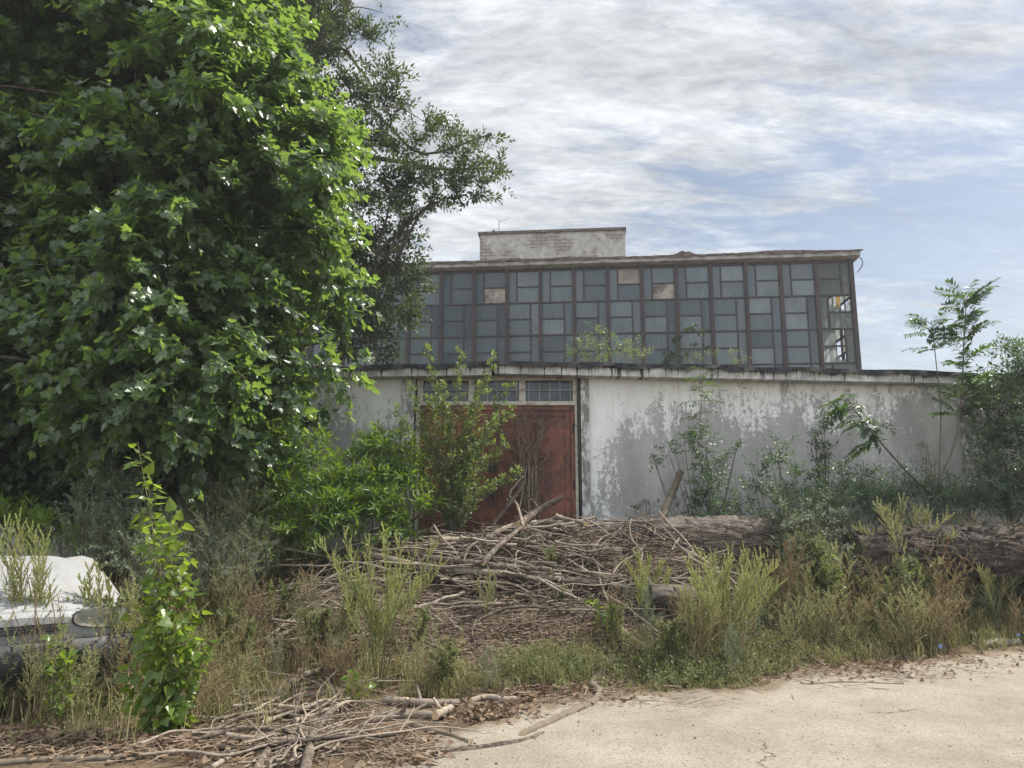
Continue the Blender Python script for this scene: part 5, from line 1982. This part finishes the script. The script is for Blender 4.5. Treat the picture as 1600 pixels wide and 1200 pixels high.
def grass():
    reseed(531)
    a = Acc()
    spec = [(850, 1052, 60, 24, 1500), (760, 1072, 50, 20, 400), (700, 1070, 40, 24, 700), (1060, 1068, 110, 18, 1900), (1160, 1045, 80, 22, 1300), (1300, 1010, 150, 34, 3000), (1450, 990, 160, 34, 3000), (1560, 980, 90, 34, 1600), (600, 1060, 110, 50, 700),
            (400, 1000, 130, 70, 2200), (130, 1080, 170, 60, 4200), (330, 1080, 110, 60, 2400), (250, 1040, 200, 60, 2000), (940, 1030, 80, 30, 500), (1250, 900, 260, 50, 2200), (60, 1010, 120, 50, 1500), (1040, 1000, 120, 30, 350), (1420, 920, 200, 50, 1800), (1740, 960, 200, 50, 2600)]
    pts, ids = patch_points(spec, hgt)
    tuft = RNG.randint(0, len(pts), len(pts) // 26)
    pick = tuft[(np.arange(len(pts)) * len(tuft)) // len(pts)]
    lone = RNG.rand(len(pts)) < .22
    off = RNG.normal(0, .05, (len(pts), 3)) * (1, 1, 0)
    ids = np.where(lone, ids, ids[pick])
    pts = np.where(lone[:, None], pts, pts[pick] + off)
    pts[:, 2] = hgt(pts[:, 0], pts[:, 1])
    dry = np.array([.35, .65, .8, .5, .55, .75, .7, .7, .75, .9, .85, .85, .85, .85, .75, .9, .9, .75, .75])[ids]
    hh = np.array([.24, .16, .22, .10, .16, .24, .26, .28, .26, .26, .34, .26, .24, .2, .28, .36, .16, .3, .28])[ids]
    on = pts[:, 1] > edge_y(pts[:, 0]) - .08
    keep = on | (pts[:, 0] < -.9) | (RNG.rand(len(pts)) < .04)
    pts, dry, hh = pts[keep], dry[keep], hh[keep]
    n = len(pts)
    h = hh * RNG.uniform(.35, 1.2, n)
    az = RNG.uniform(0, 6.28, n)
    lean = RNG.uniform(.1, .9, n)
    dr = np.column_stack([np.cos(az), np.sin(az), np.zeros(n)])
    sd_ = np.column_stack([-np.sin(az), np.cos(az), np.zeros(n)])
    w = RNG.uniform(.002, .0055, n)[:, None]
    b = pts - (0, 0, .01)
    m = b + dr * (h * lean * .3)[:, None] + np.column_stack([np.zeros((n, 2)), h * .62])
    t = b + dr * (h * lean)[:, None] + np.column_stack([np.zeros((n, 2)), h * (1 - .35 * lean)])
    V = np.stack([b - sd_ * w, b + sd_ * w, m + sd_ * w * .8, m - sd_ * w * .8, t], 1)
    tint = np.clip(dry + RNG.normal(0, .25, n), 0, 1)
    i5 = np.arange(n)[:, None] * 5
    k = len(V)
    a.add(V.reshape(-1, 3), i5 + np.array((0, 1, 2, 3)), 0, np.repeat(tint, 5))
    a.add(V.reshape(-1, 3), i5 + np.array((3, 2, 4)), 0, np.repeat(tint, 5))
    o = a.build('grass', M['grass_blade'])
    tag(o, 'green and dry grass growing along the pavement edge and through the weeds', 'grass', kind='stuff')
    # broad leaved ground cover
    al, aw = Acc(), Acc()
    spec = [(1060, 1066, 120, 18, 260), (1180, 1040, 80, 24, 200), (1300, 980, 170, 60, 700), (1450, 960, 170, 60, 700), (1560, 950, 90, 60, 420), (860, 1055, 70, 22, 160), (1120, 1000, 60, 40, 140), (700, 1060, 80, 30, 70), (380, 960, 90, 50, 220), (120, 1080, 150, 60, 420), (430, 890, 60, 30, 160), (880, 900, 110, 40, 220), (1000, 1030, 60, 30, 160), (300, 1090, 80, 50, 200), (1240, 910, 200, 50, 360), (1420, 890, 200, 40, 300)]
    pts, ids = patch_points(spec, hgt)
    keep = (pts[:, 1] > edge_y(pts[:, 0]) - .02) | (pts[:, 0] < -.9)
    pts = pts[keep]
    n = len(pts)
    d = np.column_stack([RNG.normal(0, .55, (n, 2)), np.ones(n)])
    shoots(al, aw, pts, d, RNG.uniform(.10, .34, n), 11, .042, OVAL, 60, .15, .7, .15, .002)
    al.Fc += [(f + al.n, 1, s_) for f, _, s_ in aw.Fc]
    al.V += aw.V
    al.T += aw.T
    al.n += aw.n
    o = al.build('ground_cover', [M['cover_leaf'], M['green_stem']])
    tag(o, 'low leafy weeds covering the soil between the taller plants', 'ground cover', kind='stuff')


grass()


# ------------------------------------------------------------------ weeds
def spiky(name, label, base_px, tips, leafm, seed, side_n=30, side_len=.22, r=.0055, size=.019, k=30, dY=.4, group=None, stemm='green_stem', base=None, cat='weed'):
    reseed(seed)
    b = gp(*base_px) if base is None else np.array(base)
    stems = []
    for tx, ty in tips:
        f = b + np.array((RNG.normal(0, .03), RNG.normal(0, .03), -.02))
        e = at(tx, ty, b[1] + RNG.uniform(-dY, dY))
        stems.append([f, f * .45 + e * .55 + np.array((-.18 * (e[0] - f[0]), 0, 0)) + RNG.normal(0, .05, 3), e])
    return stem_plant(name, label, cat, stems, leafm, SEED, size, side_n, side_len, k, seed + 1, M[stemm], group, ang=34, droop=-.18, r=r, up=.3, side_ang=42, t_lo=.42, tip_k=30, hang=0, pet=.0, taper_side=.55, sr=.0021, upw=.55)


spiky('spiky_weed', 'tall yellow green spiky weed standing in front of the brush pile', (590, 1085), [(500, 850), (520, 870), (540, 838), (575, 850), (600, 830), (625, 850), (650, 862), (680, 850), (690, 880), (560, 900), (615, 905), (655, 910), (590, 960)], M['weed_green'], 601)
spiky('spiky_weed', 'bright feathery yellow green weed clump at the centre right above the pavement', (1130, 1040), [(1075, 880), (1095, 868), (1115, 872), (1140, 862), (1165, 866), (1190, 870), (1212, 885), (1085, 910), (1200, 915), (1130, 900), (1165, 905), (1105, 940), (1180, 945), (1140, 880), (1215, 915), (1068, 925)], M['weed_green'], 603, side_n=34, side_len=.24)
spiky('spiky_weed', 'tall olive spiky weed in front of the thick logs at the right', (1415, 945), [(1345, 830), (1370, 790), (1385, 800), (1410, 785), (1430, 800), (1450, 805), (1478, 812), (1490, 840), (1360, 860), (1465, 860), (1400, 840), (1340, 870), (1500, 870)], M['weed_olive'], 605, side_n=36, side_len=.30, size=.028)
spiky('spiky_weed', 'small pale spiky weed beside the right end of the brush pile', (1005, 975), [(978, 880), (995, 868), (1015, 872), (1035, 880), (1005, 900), (1045, 895)], M['weed_green'], 607, side_len=.16)
spiky('spiky_weed', 'pale spiky weed rising at the left edge beside the white hood', (30, 1120), [(-10, 830), (10, 820), (30, 815), (50, 830), (70, 840), (20, 880), (60, 890), (-20, 900), (5, 950), (80, 930)], M['weed_green'], 609, r=.006, dY=.12)
spiky('spiky_weed', 'pale spiky weed standing before the clouded headlight', (150, 1105), [(125, 905), (140, 890), (152, 885), (168, 905), (110, 940), (130, 925)], M['weed_green'], 611, side_len=.15, dY=.1)
spiky('spiky_weed', 'dull spiky weed in the right corner beside the bark log', (1560, 985), [(1530, 890), (1550, 880), (1575, 885), (1595, 895), (1540, 920), (1610, 900)], M['weed_olive'], 613, side_len=.2)
spiky('dock_weed', 'thin dark stalked weed with reddish seeds in front of the white hood', (60, 1130), [(0, 880), (35, 870), (75, 900), (60, 865), (90, 930), (15, 940), (50, 960)], M['dry_weed'], 615, side_n=9, side_len=.2, stemm='red_twig', size=.012, k=10, dY=.1)
spiky('dock_weed', 'rusty brown dried seed head weed right of the bright feathery clump', (1235, 985), [(1215, 865), (1228, 850), (1240, 845), (1255, 858), (1265, 880), (1225, 900)], M['dry_weed'], 617, side_len=.14, stemm='red_twig')
spiky('dock_weed', 'dry orange seed head on a bent stalk before the right bark log', (1440, 950), [(1482, 845), (1495, 838), (1500, 852), (1490, 862)], M['rust_leaf'], 619, side_n=8, side_len=.12, stemm='red_twig', k=14)


def weed_protos():
    """small weeds: each proto is a thing with foliage and stem; copies are made below"""
    out = []
    for i, (nm, lm, sm, tm, size, h, k, sl) in enumerate((('dry_weed', 'dry_weed', 'red_twig', SEED, .016, .55, 18, .16), ('dry_weed', 'dry_weed', 'red_twig', SEED, .018, .42, 16, .14), ('olive_weed', 'weed_olive', 'green_stem', SEED, .018, .60, 20, .17),
                                                     ('leafy_weed', 'cover_leaf', 'green_stem', OVAL, .045, .45, 9, .14), ('leafy_weed', 'mug_leaf', 'green_stem', NARROW, .05, .55, 12, .15), ('olive_weed', 'weed_olive', 'green_stem', NARROW, .035, .5, 14, .16))):
        reseed(700 + i)
        stems = []
        for q in range(5):
            f = np.array((RNG.normal(0, .03), RNG.normal(0, .03), 0))
            e = np.array((RNG.normal(0, .13), RNG.normal(0, .13), h * RNG.uniform(.65, 1.1)))
            stems.append([f, f * .5 + e * .5 + (RNG.normal(0, .02), 0, .02), e])
        o = stem_plant(nm, None, 'weed', stems, M[lm], tm, size, 11, sl, k, 720 + i, M[sm], None, ang=45, droop=0, r=.0035, up=.4, side_ang=42, t_lo=.2, tip_k=14, hang=0, pet=.05, taper_side=.5, sr=.0014, upw=.3, base=(0, 0, 0))
        out.append(o)
    return out


def scatter_weeds():
    protos = weed_protos()
    used = [False] * len(protos)
    reseed(750)
    text = {'dry_weed': 'brown', 'olive_weed': 'olive', 'leafy_weed': 'green leafy'}
    zones = [  # px, py, rx, ry, n, weights, label tail, group
        (1300, 965, 130, 55, 60, (5, 5, 3, 1, 1, 2), 'weed in the thick weed bed between pavement and logs on the right', 'weeds of the right hand bed'),
        (1470, 960, 130, 55, 60, (5, 5, 3, 1, 1, 2), 'weed in the thick weed bed between pavement and logs on the right', 'weeds of the right hand bed'),
        (80, 1060, 110, 60, 46, (3, 3, 3, 1, 2, 2), 'weed in the tall weeds round the white car', 'weeds round the car'),
        (1730, 955, 150, 50, 46, (5, 4, 3, 1, 1, 2), 'weed past the right end of the thick weed bed', 'weeds beyond the right edge'),
        (95, 1085, 120, 26, 44, (2, 2, 4, 1, 2, 3), 'weed in the tall weeds hiding the bumper of the white car', 'weeds before the bumper'),
        (330, 1020, 90, 70, 40, (4, 4, 2, 1, 1, 2), 'weed on the slope between the poplar sapling and the sticks', 'weeds on the left slope'),
        (600, 1040, 120, 60, 34, (2, 2, 2, 2, 1, 2), 'weed round the foot of the tall spiky weed', 'weeds round the spiky weed'),
        (1090, 1030, 110, 30, 22, (2, 2, 1, 3, 2, 1), 'weed along the middle of the pavement edge', 'weeds on the pavement edge'),
        (820, 890, 150, 45, 26, (2, 2, 2, 2, 1, 2), 'weed growing up through the brush pile', 'weeds in the brush pile'),
        (500, 900, 90, 40, 12, (2, 1, 3, 2, 2, 3), 'weed growing up through the left tail of the brush pile', 'weeds in the left tail')]
    for px, py, rx, ry, n, wts, tail, grp in zones:
        wts = np.array(wts, float) / sum(wts)
        for i in range(n):
            q = RNG.normal(0, .5, 2)
            p = hit(px + q[0] * rx * 1.4, max(835, py + q[1] * ry * 1.4), hgt)
            if p[1] < edge_y(p[0]) + .03 and p[0] > -.9:
                p[1] = edge_y(p[0]) + RNG.uniform(.05, .4)
            p[2] = float(hgt(p[0], p[1])) - .01
            k = RNG.choice(len(protos), p=wts)
            src = protos[k]
            s = RNG.uniform(.6, 1.2) * (1.3 if px in (1300, 1470, 80, 95) else 1)
            if not used[k]:
                used[k] = True
                o = src
                o.location = p
                o.rotation_euler = (0, 0, RNG.uniform(0, 6.28))
                o.scale = (s, s, s)
            else:
                o = clone(src, p, RNG.uniform(0, 6.28), s, s * RNG.uniform(.8, 1.2))
            nm = src.name.split('.')[0]
            tag(o, text[nm] + ' ' + tail, 'weed', text[nm] + ' ' + grp)


scatter_weeds()


# dead vine on the door
def dead_vine():
    reseed(801)
    a = Acc()
    b = at(832, 820, 11.3)
    paths = []
    for i in range(64):
        e = at(RNG.uniform(785, 862), RNG.uniform(640, 760), 11.82)
        m = at(RNG.uniform(812, 838), RNG.uniform(715, 790), 11.7)
        m2 = m * .4 + e * .6 + RNG.normal(0, .09, 3) * (1, .3, 1)
        f = b + RNG.normal(0, .05, 3)
        p = spline([f, m, m2, e, e + RNG.normal(0, .12, 3) * (1, .1, 1)], 26)
        p[:, 1] = np.minimum(p[:, 1], 11.9)
        tube(a, p - b, (RNG.uniform(.006, .014), .003), 4, 0, RNG.uniform(.2, .9))
        for j in range(7):
            q = p[RNG.randint(6, 25)]
            sticks(a, (q - b)[None], (q - b + RNG.normal(0, .10, 3) * (1, .5, 1))[None], .0025, .001, 0, RNG.uniform(.2, .9))
    o = a.build('dead_vine', M['twig'])
    o.location = b
    tag(o, 'tangle of dead grey vine stems standing against the right leaf of the red door', 'dead vine')


dead_vine()


# blue chicory flowers
def chicory():
    for i, (px, py, by, lab) in enumerate(((1391, 940, 985, 'tall chicory stalk with one blue flower in the middle of the right weed bed'), (1462, 1000, 1020, 'chicory stalk with a small blue flower close to the pavement edge'), (1469, 1010, 1026, 'lowest chicory stalk with a pale blue flower at the pavement edge'), (1591, 992, 1008, 'chicory stalk with a blue flower near the white birch log'))):
        reseed(820 + i)
        b = gp(px + 2, by)
        e = at(px, py, b[1] - .03)
        root = empty('chicory', b)
        tag(root, lab, 'flower')
        s = Acc()
        tube(s, spline([b - b, (e - b) * .5 + (.01, 0, 0), e - b], 8), (.004, .002), 4)
        s.build('stem', M['green_stem'], root)
        f = Acc()
        n = 16
        t = np.linspace(0, 6.283, n, endpoint=False)
        d = np.column_stack([np.cos(t), np.full(n, -.35), np.sin(t)])
        leaves(f, OVAL, np.tile(e - b, (n, 1)), d, np.tile((0, -1.0, .25), (n, 1)), .026, RNG.uniform(0, 1, n))
        f.build('petals', M['flower_blue'], root)


chicory()


# ------------------------------------------------------------------ thin haze volume, added to lift the dark tones like lens glare
def haze():
    a = Acc()
    box(a, -60, 60, -12, 62, -1.3, 16)
    t = NT('added_haze')
    v = t.n('ShaderNodeVolumePrincipled')
    v.inputs['Color'].default_value = (.93, .96, 1.0, 1)
    v.inputs['Density'].default_value = 0.0013
    v.inputs['Anisotropy'].default_value = 0.2
    t.l(v.outputs[0], t.out.inputs['Volume'])
    o = a.build('haze', t.m)
    tag(o, 'thin pale haze volume added between the camera and the hall to lift the shade', 'haze', kind='stuff')


haze()
